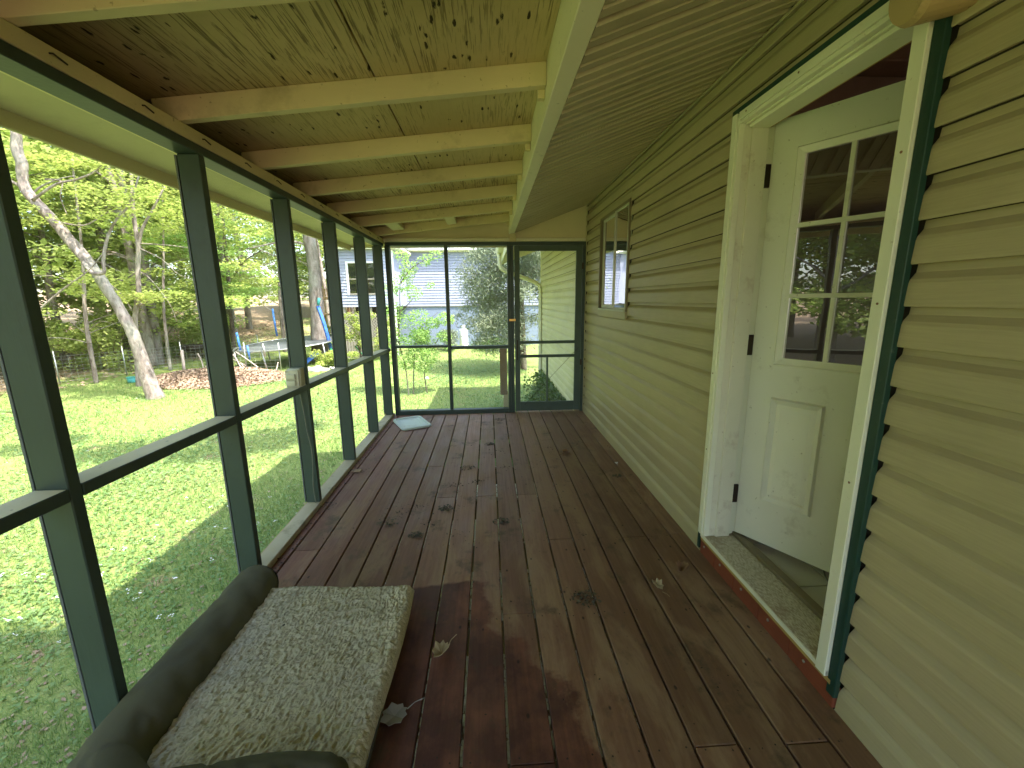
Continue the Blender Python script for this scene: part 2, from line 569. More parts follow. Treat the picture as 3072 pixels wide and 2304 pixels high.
def link(name, me, parent=None, loc=None):
    """mesh in world coordinates (or local if loc given) -> object; parents have translation only"""
    o = bpy.data.objects.new(name, me)
    COL.objects.link(o)
    if parent is not None:
        o.parent = parent
        off = world_loc(parent)
        o.location = (Vector(loc) if loc else Vector((0, 0, 0))) - off
    elif loc:
        o.location = loc
    return o


def mesh(name, verts, faces, m, smooth=False):
    me = bpy.data.meshes.new(name)
    me.from_pydata([tuple(v) for v in verts], [], faces)
    me.materials.append(MATS[m] if isinstance(m, str) else m)
    if smooth:
        me.polygons.foreach_set('use_smooth', [True] * len(me.polygons))
    me.update()
    return me


QF = [(0, 3, 2, 1), (4, 5, 6, 7), (0, 1, 5, 4), (1, 2, 6, 5), (2, 3, 7, 6), (3, 0, 4, 7)]


def hexa_bm(bm, c):
    vs = [bm.verts.new(v) for v in c]
    for f in QF:
        bm.faces.new([vs[i] for i in f])


def bm_obj(name, bm, m, parent=None, smooth=False, bevel=0.0, loc=None):
    if bevel:
        bmesh.ops.bevel(bm, geom=list(bm.edges), offset=bevel, segments=1, affect='EDGES', clamp_overlap=True)
    me = bpy.data.meshes.new(name)
    bm.to_mesh(me)
    bm.free()
    me.materials.append(MATS[m])
    if smooth:
        me.polygons.foreach_set('use_smooth', [True] * len(me.polygons))
    return link(name, me, parent, loc)


def corners(x, y, z):
    return [(x[0], y[0], z[0]), (x[1], y[0], z[0]), (x[1], y[1], z[0]), (x[0], y[1], z[0]),
            (x[0], y[0], z[1]), (x[1], y[0], z[1]), (x[1], y[1], z[1]), (x[0], y[1], z[1])]


def box(name, x, y, z, m, parent=None, bevel=0.002):
    bm = bmesh.new()
    hexa_bm(bm, corners(x, y, z))
    return bm_obj(name, bm, m, parent, bevel=bevel)


def hexa(name, c, m, parent=None, bevel=0.002):
    bm = bmesh.new()
    hexa_bm(bm, c)
    return bm_obj(name, bm, m, parent, bevel=bevel)


def prism_y(name, prof, y0, y1, m, parent=None):
    """closed profile of (x, z), extruded along y"""
    n = len(prof)
    vs = [(p[0], y0, p[1]) for p in prof] + [(p[0], y1, p[1]) for p in prof]
    fs = [tuple(range(n)), tuple(range(2 * n - 1, n - 1, -1))]
    fs += [((i + 1) % n, i, i + n, (i + 1) % n + n) for i in range(n)]
    return link(name, mesh(name, vs, fs, m), parent)


def tube_data(pts, radii, seg=8, jitter=0.0, closed_ends=True):
    P = [Vector(p) for p in pts]
    n = len(P)
    if isinstance(radii, (int, float)):
        radii = [radii] * n
    vs, fs = [], []
    up = Vector((0, 0, 1))
    t0 = (P[1] - P[0]).normalized()
    a = t0.cross(up)
    if a.length < 0.1:
        a = t0.cross(Vector((1, 0, 0)))
    a.normalize()
    for i in range(n):
        t = (P[min(i + 1, n - 1)] - P[max(i - 1, 0)]).normalized()
        a = (a - t * a.dot(t)).normalized()
        b = t.cross(a)
        for k in range(seg):
            an = 2 * math.pi * k / seg
            r = radii[i] * (1 + random.uniform(-jitter, jitter))
            vs.append(P[i] + a * (math.cos(an) * r) + b * (math.sin(an) * r))
    for i in range(n - 1):
        for k in range(seg):
            k2 = (k + 1) % seg
            fs.append((i * seg + k, i * seg + k2, (i + 1) * seg + k2, (i + 1) * seg + k))
    if closed_ends:
        fs.append(tuple(range(seg - 1, -1, -1)))
        fs.append(tuple(range((n - 1) * seg, n * seg)))
    return vs, fs


def tube(name, pts, radii, m, parent=None, seg=8, jitter=0.0, smooth=True):
    vs, fs = tube_data(pts, radii, seg, jitter)
    return link(name, mesh(name, vs, fs, m, smooth), parent)


def merge(parts):
    V, Fc = [], []
    for vs, fs in parts:
        o = len(V)
        V += list(vs)
        Fc += [tuple(i + o for i in f) for f in fs]
    return V, Fc


def smooth_path(pts, n=4):
    P = [Vector(p) for p in pts]
    out = []
    for i in range(len(P) - 1):
        p0, p1, p2, p3 = P[max(i - 1, 0)], P[i], P[i + 1], P[min(i + 2, len(P) - 1)]
        for k in range(n):
            t = k / n
            out.append(0.5 * ((2 * p1) + (p2 - p0) * t + (2 * p0 - 5 * p1 + 4 * p2 - p3) * t * t + (3 * p1 - p0 - 3 * p2 + p3) * t ** 3))
    out.append(P[-1])
    return out


def np_mesh(name, verts, nper, m):
    """verts (N*nper, 3): N polygons of nper corners each"""
    n = len(verts) // nper
    me = bpy.data.meshes.new(name)
    me.vertices.add(n * nper)
    me.vertices.foreach_set('co', np.ascontiguousarray(verts, dtype=np.float32).ravel())
    me.loops.add(n * nper)
    me.loops.foreach_set('vertex_index', np.arange(n * nper, dtype=np.int32))
    me.polygons.add(n)
    me.polygons.foreach_set('loop_start', np.arange(0, n * nper, nper, dtype=np.int32))
    me.polygons.foreach_set('loop_total', np.full(n, nper, dtype=np.int32))
    me.materials.append(MATS[m])
    me.update(calc_edges=True)
    return me


def leaf_verts(C, size, flat=0.6, g=None, aspect=0.62):
    """kite-shaped leaves at centres C; flat: 1 = all horizontal"""
    g = g or rng
    n = len(C)
    s = (np.asarray(size) * g.uniform(0.6, 1.35, n))[:, None]
    nrm = g.normal(0, 1, (n, 3)) * (1 - flat)
    nrm[:, 2] += flat + 0.15
    nrm /= np.linalg.norm(nrm, axis=1)[:, None] + 1e-9
    t = g.normal(0, 1, (n, 3))
    t -= (t * nrm).sum(1)[:, None] * nrm
    t /= np.linalg.norm(t, axis=1)[:, None] + 1e-9
    b = np.cross(nrm, t)
    v = np.stack([C - t * s * 0.5, C + b * s * aspect * 0.5 + t * s * 0.05, C + t * s * 0.5, C - b * s * aspect * 0.5 + t * s * 0.05], 1)
    return v.reshape(-1, 3)


def ground_z(x, y):
    x = np.asarray(x, float)
    y = np.asarray(y, float)
    z = -0.87 + 0.022 * np.clip(y - 8, 0, 12) * np.clip((x + 7) / 4, 0, 1)
    z = z + 0.085 * np.clip(y - 20, 0, 45) * np.clip((x + 34) / 16, 0.35, 1)
    z = z + 0.02 * np.sin(x * 1.3 + 0.6) * np.cos(y * 0.9) + 0.012 * np.sin(x * 3.1 + y * 2.3)
    z = z + 0.05 * np.clip(-x - 14, 0, 60)
    return z


# ------------------------------------------------------------------ ground
xs = np.concatenate([np.linspace(-150, -30, 25)[:-1], np.linspace(-30, 8, 153)[:-1], np.linspace(8, 110, 20)])
ys = np.concatenate([np.linspace(-90, -8, 18)[:-1], np.linspace(-8, 30, 153)[:-1], np.linspace(30, 160, 30)])
GX, GY = np.meshgrid(xs, ys)
GZ = ground_z(GX, GY)
gv = np.stack([GX.ravel(), GY.ravel(), GZ.ravel()], 1)
nx, ny = len(xs), len(ys)
gf = [(j * nx + i, j * nx + i + 1, (j + 1) * nx + i + 1, (j + 1) * nx + i) for j in range(ny - 1) for i in range(nx - 1)]
lawn = link("ground", mesh("ground", gv.tolist(), gf, "lawn_ground", True))
tag(lawn, "uneven green lawn with bare earth patches outside the porch", kind='structure')

# ------------------------------------------------------------------ porch deck
XL, XR, YF = -1.169, 1.149, 5.024
YB = -2.2
PITCH, GX0 = 0.1445, 0.0319
deck = thing("porch_deck", "reddish brown stained plank deck running the length of the porch", "deck", (0, 1.5, -0.2))
JY = [-1.35, -0.76, -0.17, 0.42, 1.02, 1.61, 2.20, 2.79, 3.37, 3.97, 4.54]
known = {-8: [2.20], -7: [2.79], -4: [3.37, 4.54], -3: [2.79], -1: [2.79], 1: [2.79], 2: [2.21], 0: [1.635, 1.012], 3: [3.97],
         4: [1.03], 5: [2.20], 6: [1.02], 7: [2.21]}
for k in range(-9, 8):
    x0 = GX0 + k * PITCH + 0.0045
    x1 = GX0 + (k + 1) * PITCH - 0.0045
    if k == -9:
        x0 = -1.262
    if k == 7:
        x1 = 1.141
    cuts = sorted([YB] + known.get(k, []) + [random.choice(JY[:3])] + [YF + 0.085])
    for a, b in zip(cuts[:-1], cuts[1:]):
        if b - a < 0.05:
            continue
        dz = random.uniform(-0.0012, 0.0012)
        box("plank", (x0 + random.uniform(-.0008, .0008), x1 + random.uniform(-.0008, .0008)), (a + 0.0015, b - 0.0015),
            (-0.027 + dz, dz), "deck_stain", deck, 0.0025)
for yj in JY + [5.06]:
    box("joist", (-1.25, 1.14), (yj - 0.019, yj + 0.019), (-0.17, -0.0285), "joist_wood", deck, 0.001)
for yj in (-2.1, -1.0, 0.3, 1.6, 2.9, 4.2, 5.12):
    box("deck_post", (-1.24, -1.15), (yj - 0.045, yj + 0.045), (-1.1, -0.175), "joist_wood", deck, 0.002)
box("rim_board", (-1.30, -1.264), (YB, YF + 0.09), (-0.14, -0.002), "weathered_wood", deck, 0.002)
# screws, joined
bm = bmesh.new()
for k in range(-8, 8):
    for yj in JY:
        for dx in (0.028, 0.115):
            cx = GX0 + k * PITCH + dx + random.uniform(-.006, .006)
            cyy = yj + random.uniform(-.010, .010)
            bmesh.ops.create_circle(bm, cap_ends=True, radius=0.0032, segments=6, matrix=Matrix.Translation((cx, cyy, 0.0026)))
s_ = bm_obj("deck_screws", bm, "debris_brown", deck)
s_['kind'] = 'stuff'

# debris: crumbs of leaves and mud on the boards (uncountable)
C = []
sizes = []
clusters = [(-0.62, 2.62, .12, 50), (-0.50, 2.68, .05, 24), (-0.28, 2.62, .06, 40), (-0.30, 2.98, .05, 34), (-0.12, 3.02, .05, 34),
            (0.12, 3.3, .07, 30), (-0.18, 2.30, .08, 12), (0.42, 1.72, .05, 60), (0.62, 3.57, .05, 24),
            (-0.02, 4.35, .07, 18), (-0.2, 3.9, .08, 12), (0.25, 4.7, .07, 26), (-1.1, 3.3, .08, 50), (-1.12, 2.7, .05, 40),
            (-0.42, 2.45, .07, 20), (0.52, 2.24, .03, 10), (0.55, 3.75, .05, 16), (0.05, 3.7, .12, 18), (0.9, 4.0, .25, 16)]
for cx, cyy, s, n in clusters:
    for _ in range(n):
        C.append((random.gauss(cx, s * 0.6), random.gauss(cyy, s * 0.5), 0.004 + random.random() * 0.003))
        sizes.append(random.uniform(0.005, 0.016))
for _ in range(420):
    C.append((random.uniform(-1.15, 1.13), random.uniform(0.7, 5.0), 0.004))
    sizes.append(random.choice([0.003, 0.004, 0.006, 0.010]))
for _ in range(260):
    C.append((random.gauss(-1.14, 0.02), random.uniform(1.9, 5.0), 0.005 + random.random() * 0.01))
    sizes.append(random.uniform(0.006, 0.018))
C = np.array(C)
o = link("leaf_crumbs", np_mesh("leaf_crumbs", leaf_verts(C, np.array(sizes), 0.8), 4, "debris_brown"))
tag(o, "dark crumbs of leaf and mud scattered over the deck boards", kind='stuff')


def clump(name, x, y, r, label, seed, m="paw_mud"):
    g = np.random.default_rng(seed)
    n = 60
    a = g.uniform(0, 6.28, n)
    rr = r * np.sqrt(g.uniform(0, 1, n))
    Cc = np.stack([x + rr * np.cos(a) * 1.25, y + rr * np.sin(a), 0.004 + g.uniform(0, 0.008, n)], 1)
    o = link(name, np_mesh(name, leaf_verts(Cc, np.full(n, 0.017), 0.75, g), 4, m))
    tag(o, label, "debris", "clumps of mud and leaf on the deck")


clump("dirt_clump", -0.46, 2.30, 0.035, "small dark mud clump on the boards beyond the bed's far corner", 11)
clump("dirt_clump", 0.05, 2.42, 0.045, "flat muddy paw smear in the very middle of the deck", 12)
clump("dirt_clump", 0.98, 3.05, 0.030, "tiny mud clump near the siding on the right boards", 13)
clump("dirt_clump", -0.02, 3.88, 0.040, "dark mud clump on the far middle boards", 14)
clump("dirt_clump", -0.66, 2.46, 0.060, "dark straggly leaf clump on the boards left of the middle, nearest the bolster", 1)
clump("dirt_clump", -0.32, 2.62, 0.042, "small round mud clump near the middle of the deck", 2)
clump("dirt_clump", 0.43, 1.70, 0.055, "grey green lump of mud beside a board joint in front of the doorway", 3)
clump("dirt_clump", 0.66, 3.55, 0.050, "pale mud clump on the right side of the far deck", 4, "dry_leaf_brown")
clump("dirt_clump", 0.10, 4.72, 0.050, "dark crumb clump just in front of the far screen wall", 5)
clump("dirt_clump", -0.20, 3.30, 0.052, "flat smear of mud on the deck between bed and far wall", 6)

# dry leaves
OUT = [(0, -.45), (.10, -.36), (.24, -.38), (.28, -.20), (.46, -.06), (.36, .10), (.32, .30), (.18, .30), (.03, .50), (-.13, .33),
       (-.33, .28), (-.33, .08), (-.44, -.08), (-.29, -.19), (-.25, -.36), (-.08, -.35)]


def dry_leaf(x, y, s, rot, m, label, curl=0.5, fold=0.0):
    vs = [(0, 0, 0.02 * s)]
    for (a, b) in OUT:
        r = math.hypot(a, b)
        z = curl * r * r * s * 0.9 + random.uniform(0, .05) * s
        aa = a * (1 - fold * 0.5)
        z += abs(a) * fold * s
        vs.append((aa * s, b * s, z))
    n = len(OUT)
    fs = [(0, i + 1, (i + 1) % n + 1) for i in range(n)]
    st, sf = tube_data([(0, -.45 * s, 0.01 * s), (0.05 * s, -.75 * s, 0.06 * s), (-.02 * s, -1.05 * s, 0.10 * s)], [0.02 * s, 0.014 * s, 0.02 * s], 5)
    cr, sr = math.cos(rot), math.sin(rot)

    def tr(v):
        return (x + v[0] * cr - v[1] * sr, y + v[0] * sr + v[1] * cr, 0.005 + v[2])
    t = thing("dry_leaf", label, "leaf", (x, y, 0.0), "dry leaves on the deck")
    me = mesh("blade", [tr(v) for v in vs], fs, m)
    o = link("blade", me, t)
    md = o.modifiers.new("s", 'SOLIDIFY')
    md.thickness = 0.0012
    link("stalk", mesh("stalk", [tr(v) for v in st], sf, m), t)


dry_leaf(-0.214, 1.43, 0.095, 2.6, "dry_leaf_tan", "curled tan dry leaf on the red stained boards beside the bed", 0.9, 0.5)
dry_leaf(-0.345, 1.185, 0.10, 2.1, "dry_leaf_grey", "flat pale grey dry leaf with a long stalk by the bed edge", 0.25, 0.1)
dry_leaf(0.782, 1.75, 0.075, 0.4, "dry_leaf_tan", "small pale crumpled dry leaf on the brown boards before the doorway", 1.1, 0.7)
dry_leaf(0.955, 1.865, 0.10, -0.6, "dry_leaf_brown", "crumpled brown dry leaf close to the door sill", 1.2, 0.6)
dry_leaf(0.672, 3.60, 0.07, 1.3, "dry_leaf_brown", "small brown dry leaf on the far right boards", 0.8, 0.4)
dry_leaf(1.05, 3.30, 0.04, 0.0, "white_petal", "tiny white scrap near the siding on the far right boards", 0.4, 0.4)
ch = box("wood_chip", (-1.155, -1.075), (3.29, 3.345), (0.002, 0.010), "weathered_wood")
tag(ch, "thin wood splinter lying near the left sill of the deck", "wood chip")

# ------------------------------------------------------------------ left screen wall
sw = thing("side_screen_wall", "long green framed screen wall on the left side with posts and mid rails", "screen wall", (XL, 1.5, 0))
XO = XL - 0.089
box("sill_plate", (XO, XL), (YB, YF), (0.0005, 0.038), "rail_worn", sw, 0.003)
posts = [1.186, 1.973, 2.745, 3.512, 4.285, 4.955, 0.40, -0.38, -1.16, -1.95]
for y in posts:
    box("post", (XO + 0.001, XL - 0.001), (y - 0.038, y), (0.039, 1.9705), "green_paint", sw, 0.003)
rz = lambda y: 0.862 - 0.012 * (y - 1.97)
ps = sorted(posts) + [YF]
prev = YB
for y in sorted(posts) + [YF + 0.0]:
    a, b = prev + 0.001, (y - 0.039 if y in posts else y)
    if b - a > 0.02:
        z1, z0 = rz(a), rz(b)
        c = [(XO, a, z1 - .038), (XL, a, z1 - .038), (XL, b, z0 - .038), (XO, b, z0 - .038),
             (XO, a, z1), (XL, a, z1), (XL, b, z0), (XO, b, z0)]
        r_ = hexa("mid_rail", c, "green_paint", sw, 0.003)
        # weathered top skin of the rail (bare paint worn off)
        me = r_.data
        me.materials.append(MATS["rail_top"])
        for p in me.polygons:
            if p.normal.z > 0.8:
                p.material_index = 1
        scr = mesh("screen_panel", [(XO - .004, a, .04), (XO - .004, b, .04), (XO - .004, b, 1.97), (XO - .004, a, 1.97)], [(0, 1, 2, 3)], "insect_screen")
        link("screen_panel", scr, sw)
    prev = y
for y in posts:
    box("screen_batten", (XO - .013, XO - .0045), (y - .034, y - .004), (0.04, 1.968), "trampoline_mat", sw, 0.001)
box("top_plate", (XO, XL), (YB, YF), (1.971, 2.0075), "green_paint", sw, 0.003)
box("upper_plate", (XO + .002, XL + .002), (YB, YF + 0.08), (2.008, 2.0595), "cream_paint", sw, 0.003)
for y in np.arange(1.35, 5, 0.31):
    tube("nail", [(XL - .001, y, 2.036), (XL + .008, y + .006, 2.038), (XL + .007, y + 0.045, 2.030)], 0.0026, "debris_brown", sw, 5)

# outlet box on the third post
ob = thing("outlet_box", "dirty cream outdoor outlet box with flip covers on the third green post", "outlet box", (-1.22, 2.68, 0.86))
box("back_box", (-1.258, -1.178), (2.640, 2.7055), (0.853, 0.965), "plastic_cream", ob, 0.004)
box("cover_plate", (-1.264, -1.184), (2.628, 2.6395), (0.848, 0.960), "plastic_cream", ob, 0.003)
for z0 in (0.862, 0.902):
    box("flip_cover", (-1.256, -1.200), (2.612, 2.6275), (z0, z0 + 0.034), "plastic_cream", ob, 0.004)
box("base_gasket", (-1.250, -1.192), (2.635, 2.70), (0.8445, 0.8525), "black_rubber", ob, 0.001)
tube("cord", smooth_path([(-1.215, 2.690, 0.80), (-1.205, 2.69, 0.70), (-1.195, 2.688, 0.55), (-1.178, 2.686, 0.42), (-1.185, 2.688, 0.28), (-1.195, 2.69, 0.16), (-1.19, 2.69, 0.045)], 4),
     0.0035, "cable_grey", ob, 6)

# ------------------------------------------------------------------ end screen wall and door
ew = thing("end_screen_wall", "green framed screen wall at the far end with two tall bays", "screen wall", (0, YF, 0))
YE = YF + 0.089


def fr(name, x0, x1, z0, z1, y0=YF, y1=YE, m="green_paint", par=None, bev=0.003):
    return box(name, (x0, x1), (y0, y1), (z0, z1), m, par or ew, bev)


fr("top_plate", -1.155, 1.147, 1.983, 2.021)
fr("corner_stud", -1.160, -1.111, 0.0005, 1.9825)
fr("mullion", -0.495, -0.458, 0.058, 1.9825)
fr("door_stud", 0.225, 0.262, 0.0005, 1.9825)
fr("door_stud", 0.263, 0.301, 0.0005, 1.9825)
fr("jamb_stud", 1.107, 1.146, 0.0005, 1.9825)
fr("bottom_plate", -1.110, 0.2245, 0.0005, 0.052, m="green_paint")
fr("mid_rail", -1.110, -0.4955, 0.820, 0.848, YF + .01)
fr("mid_rail", -0.4575, 0.2245, 0.797, 0.833, YF + .01)
for (x0, x1, z0, z1) in [(-1.11, -.4955, .052, .82), (-1.11, -.4955, .848, 1.983), (-.4575, .2245, .052, .797), (-.4575, .2245, .833, 1.983)]:
    link("screen_panel", mesh("screen_panel", [(x0, YE - .02, z0), (x1, YE - .02, z0), (x1, YE - .02, z1), (x0, YE - .02, z1)], [(0, 1, 2, 3)], "insect_screen"), ew)
fr("upper_trim", -1.165, 0.255, 2.0225, 2.062, YF - 0.016, YF + 0.06, "white_beam")
fr("upper_trim", 0.331, 1.135, 2.0225, 2.062, YF - 0.016, YF + 0.06, "white_beam")
fr("corner_bead", 1.1415, 1.148, 0.03, 2.40, YF - 0.014, YF - .001, "cream_board", bev=0.001)
# gable infill boards above the plate
zc = lambda x: 2.06 + 0.1 * (x + 1.169)
hexa("gable_board", [(-1.165, YF + .034, 2.0625), (0.255, YF + .034, 2.0625), (0.255, YF + .058, 2.0625), (-1.165, YF + .058, 2.0625),
                     (-1.165, YF + .034, zc(-1.165) + .07), (0.255, YF + .034, zc(0.255) + .07), (0.255, YF + .058, zc(0.255) + .07), (-1.165, YF + .058, zc(-1.165) + .07)], "cream_board", ew)
sz = lambda x: 2.115 + (x - 0.313) * 0.3648
hexa("gable_board", [(0.331, YF + .034, 2.0625), (1.146, YF + .034, 2.0625), (1.146, YF + .058, 2.0625), (0.331, YF + .058, 2.0625),
                     (0.331, YF + .034, sz(.331) + .01), (1.146, YF + .034, sz(1.146) + .01), (1.146, YF + .058, sz(1.146) + .01), (0.331, YF + .058, sz(.331) + .01)], "cream_board", ew)
fr("beam_block", 0.2565, 0.3295, 2.0225, 2.1085, YF - 0.016, YF + 0.06, "cream_paint")

sd = thing("screen_door", "faded green wooden screen door standing closed at the far right", "screen door", (0.70, YF, 0))


def dr(name, x0, x1, z0, z1, m="door_green", y0=YF - 0.006, y1=YF + 0.024):
    return box(name, (x0, x1), (y0, y1), (z0, z1), m, sd, 0.002)


dr("stile", 0.307, 0.368, 0.022, 1.980)
dr("stile", 1.028, 1.102, 0.022, 1.980)
dr("top_rail", 0.3685, 1.0275, 1.919, 1.980)
dr("middle_rail", 0.3685, 1.0275, 0.849, 0.884)
dr("middle_rail", 0.3685, 1.0275, 0.683, 0.716)
dr("bottom_rail", 0.3685, 1.0275, 0.022, 0.135)
dr("muntin", 0.686, 0.708, 0.1355, 0.6825)
for z0, z1 in ((0.135, 0.683), (0.716, 0.849), (0.884, 1.919)):
    link("screen_panel", mesh("screen_panel", [(.368, YF + .012, z0), (1.028, YF + .012, z0), (1.028, YF + .012, z1), (.368, YF + .012, z1)], [(0, 1, 2, 3)], "insect_screen"), sd)
tube("brace_wire", [(0.42, YF - .010, 0.10), (1.075, YF - .010, 0.80)], 0.0022, "dark_metal", sd, 5)
for z in (0.62, 1.75):
    box("hinge", (1.095, 1.118), (YF - .012, YF - .0065), (z - .035, z + .035), "dark_metal", sd, 0.001)
box("pull_handle", (0.328, 0.340), (YF - .022, YF - .0065), (0.66, 0.90), "dark_metal", sd, 0.002)
lt = box("slide_bolt", (0.240, 0.318), (YF - .020, YF - .0075), (1.122, 1.150), "brass", None, 0.003)
tag(lt, "small brass slide bolt on the stud beside the screen door", "latch")

# ------------------------------------------------------------------ porch roof
pr = thing("porch_roof", "cream painted shed roof of rafters under cracked plywood over the porch", "roof", (-0.4, 1.5, 2.1))
rb = lambda x: 2.06 + 0.1 * (x + 1.169)
XE = -1.60
XB = 0.247


def rafter(y1, x0=XE, x1=XB - .001, name="rafter", h=0.084, drop=0.0):
    y0 = y1 - 0.038
    a, b = rb(x0) + drop, rb(x1) + drop
    c = [(x0, y0, a), (x1, y0, b), (x1, y1, b), (x0, y1, a), (x0, y0, a + h), (x1, y0, b + h), (x1, y1, b + h), (x0, y1, a + h)]
    return hexa(name, c, "cream_paint", pr, 0.002)


for y in (-1.65, -1.06, -0.47, 0.12, 0.70, 1.285, 1.884, 2.478, 3.064, 3.655, 4.25, 4.828):
    rafter(y, x0=-1.262)
# blocks between the two last rafters
for x0, x1 in ((-1.0, -0.88), (-0.42, -0.32)):
    hexa("blocking", [(x0, 4.255, rb(x0) + .03), (x1, 4.255, rb(x1) + .03), (x1, 4.785, rb(x1) + .03), (x0, 4.785, rb(x0) + .03),
                      (x0, 4.255, rb(x0) + .07), (x1, 4.255, rb(x1) + .07), (x1, 4.785, rb(x1) + .07), (x0, 4.785, rb(x0) + .07)], "cream_board", pr)
# plywood sheets
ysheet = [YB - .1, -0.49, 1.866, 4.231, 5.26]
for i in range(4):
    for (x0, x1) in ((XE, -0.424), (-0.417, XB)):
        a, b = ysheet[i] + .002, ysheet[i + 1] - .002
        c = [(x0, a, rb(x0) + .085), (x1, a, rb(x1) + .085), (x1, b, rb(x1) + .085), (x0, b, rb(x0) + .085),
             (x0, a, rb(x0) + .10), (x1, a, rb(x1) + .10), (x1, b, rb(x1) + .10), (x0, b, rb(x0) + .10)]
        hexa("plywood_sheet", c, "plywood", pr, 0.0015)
hexa("roof_skin", [(XE - .05, YB - .15, rb(XE) + .103), (XB + .2, YB - .15, rb(XB) + .125), (XB + .2, 5.30, rb(XB) + .125), (XE - .05, 5.30, rb(XE) + .103),
                   (XE - .05, YB - .15, rb(XE) + .125), (XB + .2, YB - .15, rb(XB) + .15), (XB + .2, 5.30, rb(XB) + .15), (XE - .05, 5.30, rb(XE) + .125)], "roof_metal", pr)
# outer soffit and fascia
hexa("eave_soffit", [(XE, YB - .1, 2.012), (XO - .001, YB - .1, 2.045), (XO - .001, 5.24, 2.045), (XE, 5.24, 2.012),
                     (XE, YB - .1, 2.022), (XO - .001, YB - .1, 2.055), (XO - .001, 5.24, 2.055), (XE, 5.24, 2.022)], "cream_board", pr)
box("fascia", (XE - .022, XE - .001), (YB - .1, 5.26), (1.957, 2.125), "cream_board", pr, 0.003)
box("rake_soffit", (XE, XB), (YE + .003, 5.238), (2.022, 2.034), "cream_board", pr, 0.002)
box("rake_board", (XE, XB + .05), (5.2405, 5.26), (1.985, 2.14), "cream_board", pr, 0.002)
# main beam along the old eave
box("beam", (XB, 0.313), (YB, YF + 0.003), (2.111, 2.45), "white_beam", pr, 0.003)
for y in (1.884, 2.478, 3.064, 3.655, 4.25, 4.828):
    box("rafter_cleat", (XB - .030, XB - .0015), (y + .001, y + .03), (2.17, 2.285), "cream_paint", pr, 0.001)

# ------------------------------------------------------------------ house
house = thing("house", "tan vinyl sided house on the right with open white door and slider window", "house", (1.3, 3, 0))
RH = 0.1117
YH0, YH1 = -4.0, 9.25


def course(z0, z1, y0, y1, m, parent, x=1.149, name="siding_board"):
    h = z1 - z0
    xw = x + 0.0165
    prof = [(xw, z0 + .0055), (x + .006, z0 + .0055), (x - .003, z0 + .0055), (x - .0045, z0 - .001), (x - .007, z0 + .000), (x - .0075, z0 + .006), (x - .0045, z0 + h * .55), (x - .001, z0 + h * .64), (x + .0130, z0 + h * .80), (x + .0155, z1), (xw, z1)]
    prism_y(name, prof, y0, y1, m, parent)


wall = link("porch_side_wall", mesh("porch_side_wall", corners((1.166, 1.29), (YH0, 1.15), (-0.16, 2.46)) + corners((1.166, 1.29), (2.02, 3.51), (-.16, 2.46))
            + corners((1.166, 1.29), (1.15, 2.02), (2.165, 2.46)) + corners((1.166, 1.29), (3.51, 4.335), (-.16, 1.30)) + corners((1.166, 1.29), (3.51, 4.335), (2.12, 2.46))
            + corners((1.166, 1.29), (4.335, YH1), (-.16, 2.46)) + corners((1.166, 1.29), (1.15, 2.02), (-.16, .09)),
            [tuple(i + 8 * k for i in f) for k in range(7) for f in QF], "house_interior_dark"), house)
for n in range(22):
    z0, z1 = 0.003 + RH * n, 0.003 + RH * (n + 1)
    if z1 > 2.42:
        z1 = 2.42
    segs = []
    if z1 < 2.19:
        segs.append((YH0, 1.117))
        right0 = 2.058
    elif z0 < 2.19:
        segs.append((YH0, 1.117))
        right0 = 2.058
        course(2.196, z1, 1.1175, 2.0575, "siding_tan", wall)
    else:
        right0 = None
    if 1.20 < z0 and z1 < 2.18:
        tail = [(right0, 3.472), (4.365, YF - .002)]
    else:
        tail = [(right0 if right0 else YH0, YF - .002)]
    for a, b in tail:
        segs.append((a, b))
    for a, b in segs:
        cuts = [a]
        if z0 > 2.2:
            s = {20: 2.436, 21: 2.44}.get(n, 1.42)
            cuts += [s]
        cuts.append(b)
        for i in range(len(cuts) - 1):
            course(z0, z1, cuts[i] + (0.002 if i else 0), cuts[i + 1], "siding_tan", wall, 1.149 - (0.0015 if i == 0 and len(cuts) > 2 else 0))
# starter strip and soffit channel
prism_y("starter_strip", [(1.162, -.02), (1.141, -.02), (1.139, -.004), (1.142, .003), (1.162, .003)], YH0, 1.118, "siding_tan", wall)
prism_y("starter_strip", [(1.162, -.02), (1.141, -.02), (1.139, -.004), (1.142, .003), (1.162, .003)], 2.035, YF, "siding_tan", wall)
prism_y("soffit_channel", [(1.162, 2.422), (1.133, 2.410), (1.130, 2.398), (1.134, 2.397), (1.137, 2.4065), (1.162, 2.409)], YH0, YF - .02, "soffit_vinyl", wall)
# far wall section in daylight
fw = link("far_side_wall", mesh("far_side_wall", corners((1.2905, 1.34), (YF + .1, YH1 - .02), (-.16, 2.46)), QF, "house_interior_dark"), house)
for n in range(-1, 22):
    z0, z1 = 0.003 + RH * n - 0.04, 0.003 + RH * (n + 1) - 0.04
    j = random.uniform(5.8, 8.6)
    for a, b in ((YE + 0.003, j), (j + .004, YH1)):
        course(z0, z1, a, b, "siding_daylit", fw)
prism_y("corner_post", [(1.162, -.15), (1.128, -.15), (1.128, 2.42), (1.162, 2.42)], YH1 - .03, YH1 + .02, "gutter_white", fw)
hexa("foundation", corners((1.20, 1.30), (YE + .01, YH1 - .05), (-1.2, -.152)), "soil_dark", house)
